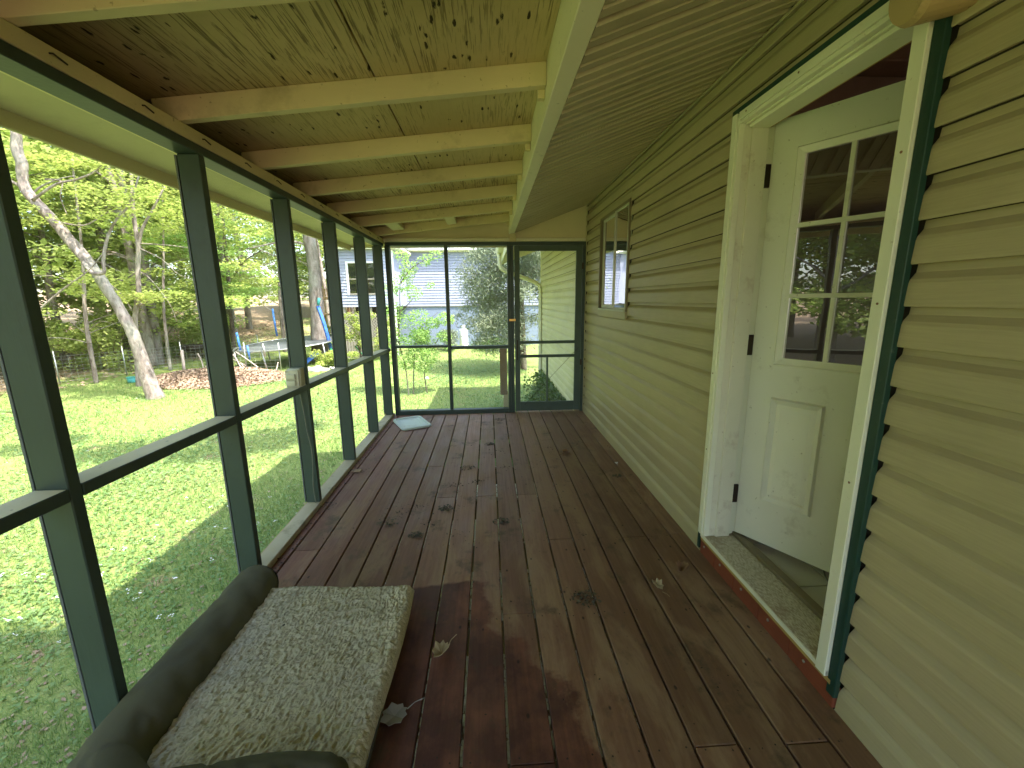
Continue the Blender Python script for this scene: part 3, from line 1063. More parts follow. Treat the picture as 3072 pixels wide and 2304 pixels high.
# end face of the house and the rest of its body
box("end_wall", (1.35, 9.0), (YH1 - .1, YH1), (-.9, 2.5), "siding_daylit", house, 0)
box("back_wall", (9.0, 9.1), (YH0, YH1), (-.9, 0.5), "siding_daylit", house, 0)  # kept low; the opening above is invented to let skylight in
box("front_end_wall", (1.35, 9.0), (YH0, YH0 + .1), (-.9, 2.5), "siding_daylit", house, 0)

# soffit panels (ribs run across, towards the wall)
sf = link("soffit", mesh("soffit", [(0.3135, YH0, sz(.3135) + .05), (1.16, YH0, sz(1.16) + .05), (1.16, YH1, sz(1.16) + .05), (0.3135, YH1, sz(.3135) + .05)], [(0, 1, 2, 3)], "house_interior_dark"), house)
pw = 0.1406
y = -1.63
kk = 0
cs, sn = 1 / math.hypot(1, .3648), .3648 / math.hypot(1, .3648)


def soffit_panel(y0, y1, m):
    # profile across y: (y, depth below plane)
    w_ = y1 - y0
    prof = [(0, 0.020), (0.005, -0.003), (0.012, -0.001), (w_ * .44, 0.0), (w_ * .46, 0.009), (w_ * .51, 0.009), (w_ * .53, -0.002), (w_ * .56, 0.0), (w_ - .026, 0.0), (w_ - .018, 0.018), (w_, 0.020)]
    vs = []
    for x in (0.3145, 1.148):
        for (yy, d) in prof:
            vs.append((x, y0 + yy, sz(x) + d))
    n = len(prof)
    fs = [(i, i + 1, n + i + 1, n + i) for i in range(n - 1)]
    link("soffit_panel", mesh("soffit_panel", vs, fs, m), sf)


while y < YF - 0.1:
    soffit_panel(y, y + pw, "soffit_vinyl")
    y += pw
soffit_panel(y, YF + 0.003, "soffit_vinyl")
y = YE
while y < YH1:
    soffit_panel(y, y + pw, "siding_daylit")
    y += pw
# vent holes: rows of dark slots in four of the panels
bm = bmesh.new()
for yp in (2.275, 3.54, 4.4, 0.87):
    for r in range(3):
        for i in range(52):
            x = 0.36 + i * 0.0150
            yy = yp + 0.012 + r * 0.014
            z = sz(x) - 0.0012
            bmesh.ops.create_circle(bm, cap_ends=True, radius=0.0026, segments=6, matrix=Matrix.Translation((x, yy, z)) @ Matrix.Rotation(-math.atan(.3648), 4, 'Y'))
v_ = bm_obj("vent_holes", bm, "debris_brown", sf)
v_['kind'] = 'stuff'

# roof of the house
hexa("roof", [(0.28, YH0 - .2, 2.45), (5.0, YH0 - .2, 4.15), (5.0, YH1 + .25, 4.15), (0.28, YH1 + .25, 2.45),
              (0.28, YH0 - .2, 2.50), (5.0, YH0 - .2, 4.20), (5.0, YH1 + .25, 4.20), (0.28, YH1 + .25, 2.50)], "roof_metal", house)
hexa("roof", [(5.0, YH0 - .2, 4.15), (9.6, YH0 - .2, 2.45), (9.6, YH1 + .25, 2.45), (5.0, YH1 + .25, 4.15),
              (5.0, YH0 - .2, 4.20), (9.6, YH0 - .2, 2.50), (9.6, YH1 + .25, 2.50), (5.0, YH1 + .25, 4.20)], "roof_metal", house)
box("eave_fascia", (0.292, 0.3125), (5.262, YH1 + .2), (2.13, 2.455), "gutter_white", house)
prism_y("gutter", [(0.290, 2.29), (0.205, 2.29), (0.185, 2.36), (0.17, 2.41), (0.175, 2.415), (0.195, 2.36), (0.215, 2.30), (0.280, 2.30), (0.284, 2.415), (0.290, 2.415)],
        5.35, YH1 + .2, "gutter_white", house)
dsp = smooth_path([(0.24, 8.85, 2.30), (0.24, 8.85, 2.13), (0.30, 8.87, 1.98), (0.62, 8.98, 1.86), (1.00, 9.10, 1.72), (1.10, 9.14, 1.62), (1.112, 9.14, 1.40)], 5)
vs, fs = tube_data(dsp + [Vector((1.112, 9.14, -.8)), Vector((1.02, 9.14, -.95))], 0.042, 4)
link("downspout", mesh("downspout", vs, fs, "gutter_white"), house)

# ---- door opening
df = link("door_frame", mesh("door_frame", corners((1.116, 1.148), (2.000, 2.034), (0.122, 2.168)), QF, "white_trim"), house)


def dfb(name, x, y, z, m="white_trim", bev=0.002):
    return box(name, x, y, z, m, df, bev)


OY0, OY1 = 1.190, 1.985
dfb("casing", (1.120, 1.148), (OY1 - .004, 1.9995), (0.122, 2.150))
dfb("casing", (1.116, 1.148), (1.150, OY0 + .002), (0.100, 2.168))
dfb("casing", (1.116, 1.148), (OY0 + .0025, 1.9835), (2.137, 2.168))
dfb("casing", (1.122, 1.148), (OY0 + .0025, 1.9835), (2.122, 2.1365))
dfb("jamb", (1.1485, 1.256), (OY1 - .001, 2.018), (0.122, 2.130), "jamb_white")
dfb("jamb", (1.2565, 1.300), (OY1 + .013, 2.018), (0.122, 2.130))
dfb("jamb", (1.1485, 1.300), (1.158, OY0 + .001), (0.122, 2.130))
dfb("head_jamb", (1.1485, 1.262), (OY0 + .0015, OY1 - .0015), (2.1165, 2.140))
dfb("door_stop", (1.180, 1.2555), (1.9735, 1.9835), (0.122, 2.1160), "jamb_white")
dfb("door_stop", (1.160, 1.252), (OY0 + .0015, 1.205), (0.122, 2.1160))
dfb("door_stop", (1.160, 1.252), (1.2055, 1.970), (2.102, 2.1160))
dfb("weather_strip", (1.2525, 1.262), (1.2055, 1.970), (2.104, 2.1160), "yellow_wood")
dfb("trim_strip", (1.128, 1.1475), (1.1165, 1.1495), (0.045, 2.1685), "trim_green")
dfb("trim_strip", (1.128, 1.1475), (2.0345, 2.0565), (0.020, 2.1685), "trim_green")
dfb("trim_strip", (1.126, 1.1475), (1.1165, 2.0565), (2.169, 2.1955), "trim_green")
# threshold
dfb("threshold", (1.128, 1.285), (1.150, 2.015), (0.108, 0.1205), "threshold_grit")
dfb("threshold_lip", (1.120, 1.1275), (1.150, 2.015), (0.106, 0.1215), "gutter_white", 0.001)
dfb("threshold_lip", (1.1225, 1.1275), (1.150, 2.015), (0.100, 0.1055), "gutter_white", 0.001)
dfb("inner_sill", (1.2855, 1.325), (1.150, 2.015), (0.108, 0.136), "brown_alu")
dfb("sill_board", (1.1275, 1.160), (1.135, 2.022), (0.080, 0.0995), "yellow_wood")
cut = [1.120, 1.335, 1.525, 1.715, 1.885, 2.030]
for a, b in zip(cut[:-1], cut[1:]):
    dfb("kick_board", (1.133, 1.158), (a + .001, b - .001), (0.001, 0.0795), "kick_wood")
    tube("screw", [(1.133, (a + b) / 2 + .03, .055), (1.1295, (a + b) / 2 + .03, .055)], 0.006, "screw_steel", df, 8)
for yy, zz in ((1.93, 2.152), (1.62, 2.152), (1.17, 1.35), (1.17, 0.8), (1.17, 1.75), (2.018, 1.0), (2.018, 0.6)):
    tube("rust_nail", [(1.1175, yy, zz), (1.1145, yy, zz)], 0.0038, "dry_leaf_brown", df, 6)

# ---- the door leaf, swung inwards
door = bpy.data.objects.new("door", None)
COL.objects.link(door)
door.parent = house
door.location = Vector((1.292, 1.990, 0.0)) - world_loc(house)
door.rotation_euler = (0, 0, math.atan2(-.85, .527))
door['label'] = "white nine pane steel door standing half open into the house"


def dmesh(name, bm, m, bevel=0.0, parent=door):
    if bevel:
        bmesh.ops.bevel(bm, geom=list(bm.edges), offset=bevel, segments=1, affect='EDGES', clamp_overlap=True)
    me = bpy.data.meshes.new(name)
    bm.to_mesh(me)
    bm.free()
    me.materials.append(MATS[m])
    o = bpy.data.objects.new(name, me)
    COL.objects.link(o)
    o.parent = parent
    return o


def dbox(name, x, y, z, m="door_white", bevel=0.0015):
    bm = bmesh.new()
    hexa_bm(bm, corners(x, y, z))
    return dmesh(name, bm, m, bevel)


W, DZ0, DZ1 = 0.79, 0.141, 2.085 + 0.05
bm = bmesh.new()
GX_0, GX_1, GZ_0, GZ_1 = 0.128, 0.662, 1.084, 1.978
for c in (corners((0, GX_0), (0, .044), (DZ0, DZ1)), corners((GX_1, W), (0, .044), (DZ0, DZ1)), corners((GX_0, GX_1), (0, .044), (DZ0, GZ_0)), corners((GX_0, GX_1), (0, .044), (GZ_1, DZ1))):
    hexa_bm(bm, c)
dmesh("door_slab", bm, "door_white")


def ring(name, x, z, w, y0, y1, m="door_white"):
    """moulding ring, sloped profile"""
    prof = [(0, 0), (w * .25, y0), (w * .6, y0 * .6), (w, y1)]
    vs, fs = [], []
    for (d, yy) in prof:
        vs += [(x[0] + d, -abs(yy) if yy > 0 else yy, z[0] + d), (x[1] - d, -abs(yy) if yy > 0 else yy, z[0] + d),
               (x[1] - d, -abs(yy) if yy > 0 else yy, z[1] - d), (x[0] + d, -abs(yy) if yy > 0 else yy, z[1] - d)]
    for i in range(len(prof) - 1):
        for k in range(4):
            k2 = (k + 1) % 4
            fs.append((i * 4 + k, i * 4 + k2, (i + 1) * 4 + k2, (i + 1) * 4 + k))
    me = mesh(name, vs, fs, m)
    o = bpy.data.objects.new(name, me)
    COL.objects.link(o)
    o.parent = door
    return o


ring("glass_moulding", (0.100, 0.690), (1.056, 2.006), 0.036, 0.013, 0.004)
cols = [(0.136, 0.297), (0.314, 0.476), (0.493, 0.654)]
rows = [(1.092, 1.366), (1.385, 1.669), (1.688, 1.970)]
for (a, b) in ((0.297, 0.314), (0.476, 0.493)):
    for (c_, d_) in rows:
        dbox("muntin", (a, b), (-.006, .014), (c_, d_))
for (a, b) in ((1.366, 1.385), (1.669, 1.688)):
    dbox("muntin", (0.136, 0.654), (-.0065, .014), (a, b))
for cx in cols:
    for rz_ in rows:
        tl_ = random.uniform(-.0012, .0012)
        me = mesh("glass_pane", [(cx[0], .008, rz_[0]), (cx[1], .008 + tl_, rz_[0]), (cx[1], .008 + tl_, rz_[1]), (cx[0], .008, rz_[1])], [(0, 1, 2, 3)], "window_glass")
        o = bpy.data.objects.new("glass_pane", me)
        COL.objects.link(o)
        o.parent = door
for x0, x1 in ((0.107, 0.331), (0.459, 0.683)):
    ring("panel_moulding", (x0, x1), (0.369, 0.900), 0.030, 0.014, -0.0012)
    bm = bmesh.new()
    a0, a1, b0, b1 = x0 + .028, x1 - .028, 0.397, 0.872
    vs = [bm.verts.new(v) for v in [(a0, -.0012, b0), (a1, -.0012, b0), (a1, -.0012, b1), (a0, -.0012, b1),
                                    (a0 + .022, -.009, b0 + .022), (a1 - .022, -.009, b0 + .022), (a1 - .022, -.009, b1 - .022), (a0 + .022, -.009, b1 - .022)]]
    bm.faces.new(vs[4:8])
    for k in range(4):
        bm.faces.new([vs[k], vs[(k + 1) % 4], vs[4 + (k + 1) % 4], vs[4 + k]])
    dmesh("raised_panel", bm, "door_white")
tubeh = [0.36, 1.142, 1.91]
for z in tubeh:
    dfb("hinge", (1.258, 1.290), (1.9865, 1.9975), (z - .05, z + .05), "dark_metal")
for z in (0.95,):
    bm = bmesh.new()
    bmesh.ops.create_uvsphere(bm, u_segments=14, v_segments=10, radius=0.028, matrix=Matrix.Translation((0.725, -.055, z)))
    dmesh("door_knob", bm, "brass")

# ---- the room seen through the doorway
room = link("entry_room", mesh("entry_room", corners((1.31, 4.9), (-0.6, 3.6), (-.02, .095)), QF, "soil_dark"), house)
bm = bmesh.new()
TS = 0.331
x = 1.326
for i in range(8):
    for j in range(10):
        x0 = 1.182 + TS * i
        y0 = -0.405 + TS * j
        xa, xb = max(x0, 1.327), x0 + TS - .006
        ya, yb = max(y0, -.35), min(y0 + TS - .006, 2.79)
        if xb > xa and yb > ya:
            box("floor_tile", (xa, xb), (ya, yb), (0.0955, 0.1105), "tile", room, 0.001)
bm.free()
box("room_wall", (3.9, 3.95), (-.5, 2.85), (.11, 0.9), "room_wall", room, 0)  # low wall only, leaving an added opening that lights the room
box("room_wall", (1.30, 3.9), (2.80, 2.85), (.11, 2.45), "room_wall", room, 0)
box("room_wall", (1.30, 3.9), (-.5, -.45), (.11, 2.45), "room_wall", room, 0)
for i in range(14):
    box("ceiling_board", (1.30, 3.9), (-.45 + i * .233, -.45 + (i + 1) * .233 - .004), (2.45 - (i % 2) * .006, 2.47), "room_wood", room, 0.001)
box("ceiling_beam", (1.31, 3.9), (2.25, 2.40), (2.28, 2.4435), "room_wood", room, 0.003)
tube("cable", smooth_path([(1.42, 2.10, .115), (1.40, 1.96, .116), (1.44, 1.87, .118), (1.52, 1.86, .116), (1.58, 1.95, .115)], 5), 0.004, "cable_white", room, 6)
tube("cable", smooth_path([(1.62, 1.95, .115), (1.56, 1.72, .116), (1.50, 1.60, .116), (1.49, 1.45, .115), (1.60, 1.30, .115)], 5), 0.004, "cable_grey", room, 6)

# ---- slider window
wf = link("window", mesh("window", corners((1.133, 1.150), (3.475, 3.497), (1.262, 2.148)), QF, "brown_alu"), house)


def wb(name, x, y, z, m="aluminium", bev=0.0015):
    return box(name, x, y, z, m, wf, bev)


wb("frame_jamb", (1.128, 1.150), (4.338, 4.360), (1.262, 2.148), "brown_alu")
wb("frame_head", (1.130, 1.150), (3.4975, 4.3375), (2.126, 2.148), "brown_alu")
wb("frame_sill", (1.122, 1.150), (3.4975, 4.3375), (1.262, 1.280), "aluminium")
wb("lower_trim", (1.128, 1.1485), (3.478, 4.360), (1.200, 1.2615), "siding_tan")
course(2.150, 2.2365, 3.4725, 4.3645, "siding_tan", wf)
wb("inner_jamb", (1.150, 1.30), (4.330, 4.345), (1.28, 2.13), "brown_alu")
wb("sash_stile", (1.132, 1.146), (3.498, 3.512), (1.281, 2.1255))
wb("sash_stile", (1.130, 1.146), (3.846, 3.874), (1.281, 2.1255))
wb("sash_rail", (1.132, 1.146), (3.5125, 3.8455), (2.108, 2.1255))
wb("sash_rail", (1.132, 1.146), (3.5125, 3.8455), (1.281, 1.296))
wb("sash_stile", (1.150, 1.166), (4.285, 4.315), (1.281, 2.1255))
wb("sash_stile", (1.150, 1.166), (3.850, 3.872), (1.281, 2.1255))
wb("sash_rail", (1.150, 1.166), (3.8725, 4.2845), (2.100, 2.1255))
wb("sash_rail", (1.150, 1.166), (3.8725, 4.2845), (1.281, 1.312))
for (a, b, x_) in ((3.512, 3.846, 1.139), (3.872, 4.285, 1.158)):
    link("glass_pane", mesh("glass_pane", [(x_, a, 1.29), (x_, b, 1.29), (x_, b, 2.11), (x_, a, 2.11)], [(0, 1, 2, 3)], "slider_glass"), wf)
for i in range(15):
    z = 2.10 - i * 0.021
    c = [(1.190, 3.50, z), (1.208, 3.50, z - .010), (1.208, 3.86, z - .010 - .012), (1.190, 3.86, z - .012),
         (1.190, 3.50, z + .0015), (1.208, 3.50, z - .0085), (1.208, 3.86, z - .0205), (1.190, 3.86, z - .0105)]
    hexa("blind_slat", c, "blind_white", wf, 0)
wb("blind_rail", (1.188, 1.210), (3.50, 3.86), (1.740, 1.765), "blind_white")
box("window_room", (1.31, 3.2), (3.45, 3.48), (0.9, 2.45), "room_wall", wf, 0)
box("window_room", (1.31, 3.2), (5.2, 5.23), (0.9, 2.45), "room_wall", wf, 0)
box("window_room", (3.2, 3.23), (3.45, 5.2), (0.9, 1.6), "room_wall", wf, 0)  # stops low so skylight from the added opening gets in
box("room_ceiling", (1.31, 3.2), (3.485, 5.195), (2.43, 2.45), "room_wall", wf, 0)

# ---- round tan light above the door
lamp = thing("porch_light", "round tan porch light fixture mounted above the open white door", "porch light", (1.14, 1.10, 2.09))
vs, fs = tube_data([(1.022, 1.105, 2.075), (1.010, 1.106, 2.075)], [0.060, 0.054], 28)
link("light_body", mesh("light_body", *merge([tube_data([(1.147, 1.085, 2.10), (1.10, 1.092, 2.09), (1.022, 1.105, 2.075), (1.009, 1.107, 2.073)], [0.066, 0.066, 0.066, 0.058], 28)]), "lamp_tan"), lamp)
link("mount_ring", mesh("mount_ring", *tube_data([(1.1485, 1.083, 2.102), (1.135, 1.086, 2.099)], [0.078, 0.078], 28), "lamp_tan"), lamp)

# ------------------------------------------------------------------ dog bed
bed = thing("dog_bed", "large dog bed with cream fleece pad and dark olive bolster on the deck", "dog bed", (-0.78, 1.3, 0))


def noise2(x, y, s, seed=0):
    return math.sin(x * s + seed) * math.cos(y * s * 1.13 + seed * 2.1) + 0.5 * math.sin(x * s * 2.3 + y * s * 1.7 + seed)


def pad_mesh():
    nx_, ny_ = 300, 380
    x0, x1, y0, y1 = -1.16, -0.372, 0.42, 1.748
    xs_ = np.linspace(0, 1, nx_)
    ys_ = np.linspace(0, 1, ny_)
    U, Vv = np.meshgrid(xs_, ys_)
    X = x0 + U * (x1 - x0)
    Y = y0 + Vv * (y1 - y0)
    X = X + 0.010 * np.sin(Y * 5.2) * U
    Y = Y + 0.010 * np.sin(X * 6 + 1) * Vv
    # slight fan-out of the pad towards the viewer
    from mathutils import noise as mn
    Z = np.zeros_like(X)
    for j in range(ny_):
        for i in range(nx_):
            p = (X[j, i], Y[j, i])
            a = mn.noise(Vector(((p[0] - p[1] * .5) * 38 + 2 * mn.noise(Vector((p[0] * 5, p[1] * 5, 1))), (p[1] + p[0] * .5) * 20, 0.3)))
            b = mn.noise(Vector(((p[0] - p[1] * .4) * 80, (p[1] + p[0] * .4) * 48, 2.7 + a)))
            c = mn.noise(Vector((p[0] * 3, p[1] * 6, 5)))
            Z[j, i] = 0.0048 * (1 - abs(a) * 2.2) + 0.0056 * (1 - abs(b) * 2.2) + 0.009 * c
    ex = np.clip((1 - U) / 0.045, 0, 1)
    ey = np.clip((1 - Vv) / 0.03, 0, 1)
    e = np.minimum(ex, 1) * 1.0
    rnd = lambda t: np.sqrt(np.clip(1 - (1 - t) ** 2, 0, 1))
    Z = 0.058 + 0.046 * rnd(e) * rnd(ey) + Z * (0.3 + 0.7 * rnd(e) * rnd(ey))
    V = np.stack([X.ravel(), Y.ravel(), Z.ravel()], 1)
    idx = np.arange(nx_ * ny_).reshape(ny_, nx_)
    Q = np.stack([idx[:-1, :-1], idx[:-1, 1:], idx[1:, 1:], idx[1:, :-1]], -1).reshape(-1, 4)
    me = bpy.data.meshes.new("fleece_pad")
    me.from_pydata(V.tolist(), [], Q.tolist())
    me.materials.append(MATS["fleece"])
    me.polygons.foreach_set('use_smooth', [True] * len(me.polygons))
    return me


link("fleece_pad", pad_mesh(), bed)
bmb = bmesh.new()
hexa_bm(bmb, corners((-1.155, -0.385), (0.42, 1.735), (0.003, 0.062)))
bm_obj("mattress_base", bmb, "olive_suede", bed, bevel=0.012)


def bolster(name, path, r, seed, caps=(True, True)):
    P = smooth_path(path, 10)
    n = len(P)
    R = []
    L = [0]
    for i in range(1, n):
        L.append(L[-1] + (P[i] - P[i - 1]).length)
    for i in range(n):
        d0 = L[i] if caps[0] else 9
        d1 = L[-1] - L[i] if caps[1] else 9
        d = min(d0, d1)
        k = math.sqrt(max(0.02, 1 - max(0, 1 - d / (r * 0.75)) ** 2))
        R.append(r * k)
    seg = 44
    vs, fs = tube_data(P, R, seg)
    out = []
    from mathutils import noise as mn
    for vi, v in enumerate(vs):
        i = min(vi // seg, n - 1)
        d = (v - P[i])
        k = 1 + 0.05 * mn.noise(Vector((v.x * 6, v.y * 6, v.z * 6 + seed))) - 0.10 * max(0, 1 - abs(mn.noise(Vector((v.x * 9 + v.z * 7, v.y * 9 - v.z * 5, seed + 3)))) * 7)
        w_ = P[i] + d * k
        w_.z = P[i].z + (w_.z - P[i].z) * 0.95
        w_.z = max(w_.z, 0.012)
        out.append(w_)
    o = link(name, mesh(name, out, fs, "olive_suede", True), bed)
    return o


bolster("bolster", [(-1.09, 1.845, 0.098), (-1.09, 1.70, 0.104), (-1.088, 1.45, 0.108), (-1.092, 1.2, 0.110), (-1.092, 1.06, 0.110), (-1.06, 0.955, 0.112), (-0.985, 0.885, 0.112), (-0.90, 0.862, 0.108)], 0.094, 1)
bolster("bolster", [(-0.935, 0.850, 0.118), (-0.80, 0.872, 0.118), (-0.62, 0.893, 0.112), (-0.47, 0.893, 0.105), (-0.402, 0.885, 0.098)], 0.090, 5)
# piping rings and a tuft button
P = [(-1.09 + 0.080 * math.cos(a), 1.800 + 0.006 * math.sin(3 * a), 0.100 + 0.080 * math.sin(a)) for a in np.linspace(0.0, 2 * math.pi, 26)]
tube("piping", P, 0.0035, "olive_piping", bed, 6)
Pb = [(-0.378, 0.43, .063), (-0.376, 1.70, .063), (-0.385, 1.738, .063), (-0.42, 1.746, .063), (-1.0, 1.746, .063)]
tube("piping", Pb, 0.003, "olive_piping", bed, 6)
bmb = bmesh.new()
bmesh.ops.create_uvsphere(bmb, u_segments=12, v_segments=8, radius=0.012, matrix=Matrix.Translation((-0.842, 1.496, 0.107)) @ Matrix.Diagonal((0.8, 1.5, 0.6, 1)))
bm_obj("tuft_button", bmb, "olive_piping", bed, smooth=True)

# ------------------------------------------------------------------ plastic lid on the deck
lid = thing("storage_lid", "pale plastic storage bin lid lying on the far left deck boards", "lid", (-0.9, 4.6, 0))


def rrect(cx, cy_, w_, d_, r, z, ang, n=6):
    pts = []
    for (sx, sy, a0) in ((1, 1, 0), (-1, 1, 90), (-1, -1, 180), (1, -1, 270)):
        for k in range(n + 1):
            a = math.radians(a0 + 90 * k / n)
            x_ = sx * (w_ / 2 - r) + r * math.cos(a)
            y_ = sy * (d_ / 2 - r) + r * math.sin(a)
            c_, s2 = math.cos(ang), math.sin(ang)
            pts.append((cx + x_ * c_ - y_ * s2, cy_ + x_ * s2 + y_ * c_, z))
    return pts


LA = math.radians(-63.8)
levels = [(0.455, 0.325, .05, 0.006), (0.465, 0.335, .055, 0.010), (0.455, 0.325, .05, 0.026), (0.435, 0.305, .045, 0.030), (0.40, 0.27, .035, 0.029), (0.39, 0.26, .03, 0.017), (0.32, 0.19, .03, 0.017), (0.31, 0.18, .03, 0.013)]
vs, fs = [], []
for (a, b, r, z) in levels:
    vs += rrect(-0.895, 4.640, a, b, r, z, LA)
nn = 28
for i in range(len(levels) - 1):
    for k in range(nn):
        fs.append((i * nn + k, i * nn + (k + 1) % nn, (i + 1) * nn + (k + 1) % nn, (i + 1) * nn + k))
fs.append(tuple(range((len(levels) - 1) * nn, len(levels) * nn)))
fs.append(tuple(range(nn - 1, -1, -1)))
link("lid_shell", mesh("lid_shell", vs, fs, "lid_plastic"), lid)

# ------------------------------------------------------------------ outside by the end wall: stair post and rail board
st = thing("stair_rail", "short brown newel board on a pale post outside the far screen", "railing", (0.19, 5.35, -0.8))
box("newel_board", (0.130, 0.222), (5.33, 5.37), (0.16, 0.76), "weathered_wood", st, 0.003)
box("rail_post", (0.172, 0.235), (5.372, 5.42), (-0.9, 0.20), "cream_board", st, 0.003)

# ------------------------------------------------------------------ trees
def branch_tree(path, radii, parent, m, twigs=0, seed=0, name="trunk"):
    random.seed(seed)
    return tube(name, smooth_path(path, 4), list(np.interp(np.linspace(0, 1, (len(path) - 1) * 4 + 1), np.linspace(0, 1, len(radii)), radii)), m, parent, 10, 0.10)


def crown_from(centres, radii, n, size, seed, flat=0.62, squash=0.55):
    g = np.random.default_rng(seed)
    centres = np.array(centres, float)
    radii = np.array(radii, float)
    k = g.choice(len(centres), n, p=(radii ** 2) / (radii ** 2).sum())
    d = g.normal(0, 1, (n, 3))
    d /= np.linalg.norm(d, axis=1)[:, None]
    r = radii[k] * g.uniform(0.25, 1, n) ** 0.5
    C = centres[k] + d * r[:, None] * np.array([1, 1, squash])
    return leaf_verts(C, np.full(n, size), flat, g)


# the leaning tree in the left yard
lt_ = thing("leaning_tree", "pale leaning tree rising left out of the lawn in the widest bay", "tree", (-8.1, 10.4, -0.9))
lean = [(-8.10, 10.4, -0.95), (-8.19, 10.4, -0.5), (-8.30, 10.4, 0.3), (-8.37, 10.4, 0.69), (-8.54, 10.4, 1.21), (-8.75, 10.4, 1.72), (-8.9, 10.4, 2.04), (-9.1, 10.4, 2.41), (-9.33, 10.4, 2.77), (-9.55, 10.4, 3.13),
        (-9.8, 10.4, 3.48), (-10.0, 10.4, 3.76), (-10.05, 10.4, 4.06), (-9.99, 10.4, 4.37), (-10.03, 10.4, 4.68), (-9.9, 10.4, 5.3), (-9.6, 10.3, 6.6), (-9.5, 10.0, 8.2)]
branch_tree(lean, [0.20, 0.135, 0.12, 0.112, 0.118, 0.11, 0.105, 0.10, 0.095, 0.095, 0.08, 0.05], lt_, "bark_pale", seed=3)
for pth, r0 in (([(-9.84, 10.3, 3.60), (-9.2, 10.2, 3.9), (-8.72, 10.2, 4.01), (-8.21, 10.2, 4.26), (-7.6, 10.1, 4.9)], .030),
                ([(-10.05, 10.5, 3.75), (-9.77, 10.5, 3.94), (-9.36, 10.5, 4.09), (-9.05, 10.5, 4.15)], .024),
                ([(-9.05, 10.3, 2.3), (-8.7, 10.05, 2.05), (-8.41, 10.0, 2.05), (-8.38, 10.0, 2.28), (-8.22, 10.0, 2.72), (-7.97, 10.0, 3.12), (-7.62, 10.0, 3.46), (-7.2, 9.9, 4.1)], .045),
                ([(-9.75, 9.8, 1.25), (-9.17, 9.8, 1.68), (-8.75, 9.8, 1.94), (-8.44, 9.8, 2.17), (-8.16, 9.8, 2.46)], .022),
                ([(-9.65, 10.5, 3.2), (-9.14, 10.6, 3.13), (-8.66, 10.6, 3.38), (-8.47, 10.6, 3.44)], .020),
                ([(-9.5, 10.3, 4.02), (-9.16, 10.3, 3.98), (-9.26, 10.3, 3.67), (-9.19, 10.3, 3.29)], .018),
                ([(-10.1, 10.4, 3.9), (-10.6, 10.2, 4.2), (-11.2, 10.0, 4.3)], .035)):
    tube("branch", smooth_path(pth, 4), [r0 * (1 - 0.65 * i / ((len(pth) - 1) * 4)) for i in range((len(pth) - 1) * 4 + 1)], "bark_pale", lt_, 7, 0.1)
g = np.random.default_rng(11)
cs_ = []
rs_ = []
for _ in range(46):
    cs_.append((g.uniform(-11.5, -6.2), g.uniform(8.8, 12.5), g.uniform(3.0, 7.5)))
    rs_.append(g.uniform(.3, .75))
for p in [(-8.0, 10, 3.1), (-8.9, 9.9, 1.9), (-9.6, 9.8, 1.2), (-7.7, 10, 3.6), (-9.2, 10.2, 3.2), (-8.3, 10, 4.3), (-8.9, 10.5, 3.4)]:
    cs_.append(p)
    rs_.append(.35)
link("crown", np_mesh("crown", crown_from(cs_, rs_, 9000, 0.085, 12, 0.75, 0.3), 4, "leaf_spring"), lt_)

# slender forked tree behind it
t2 = thing("forked_tree", "slender forked tree with thin twigs just behind the leaning trunk", "tree", (-9.6, 12, -0.9))
branch_tree([(-9.75, 12.0, -1.0), (-9.66, 12, -.2), (-9.58, 12.0, 0.58), (-9.5, 12.0, 1.1), (-9.33, 12.0, 1.55), (-9.22, 12.0, 2.27), (-9.11, 12.0, 2.81), (-9.1, 12.0, 3.16), (-9.08, 12.0, 3.74), (-8.96, 12.0, 4.62), (-8.9, 12.0, 5.6), (-8.6, 12, 7)],
            [0.085, 0.07, 0.06, 0.055, 0.055, 0.045, 0.035, 0.02], t2, "bark_pale", seed=4)
for pth, r0 in (([(-9.1, 12.0, 2.84), (-8.94, 12.0, 3.26), (-8.62, 12.0, 3.71), (-8.2, 12, 4.3)], .045), ([(-9.07, 12.0, 2.91), (-8.52, 12.0, 2.88), (-7.89, 12.0, 2.8), (-7.2, 11.8, 2.6)], .018),
                ([(-9.56, 12.0, 1.18), (-9.74, 12.0, 1.59), (-10.1, 12, 2.0)], .02), ([(-9.36, 12.0, 1.29), (-8.92, 12.0, 1.54), (-8.5, 12, 1.5)], .02),
                ([(-9.2, 12, 2.2), (-8.8, 11.8, 2.0), (-8.3, 11.6, 1.4), (-8.1, 11.5, .9)], .014), ([(-9.1, 12, 2.8), (-8.5, 11.9, 2.5), (-8.0, 11.7, 2.1), (-7.5, 11.6, 1.95)], .014)):
    tube("branch", smooth_path(pth, 4), [r0 * (1 - 0.6 * i / ((len(pth) - 1) * 4)) for i in range((len(pth) - 1) * 4 + 1)], "bark_pale", t2, 6, 0.1)
cs_ = [(g.uniform(-11, -6.0), g.uniform(11.0, 13.4), g.uniform(1.3, 7.0)) for _ in range(60)]
link("crown", np_mesh("crown", crown_from(cs_, g.uniform(.25, .6, 60), 9000, 0.085, 13, 0.75, 0.3), 4, "leaf_spring"), t2)

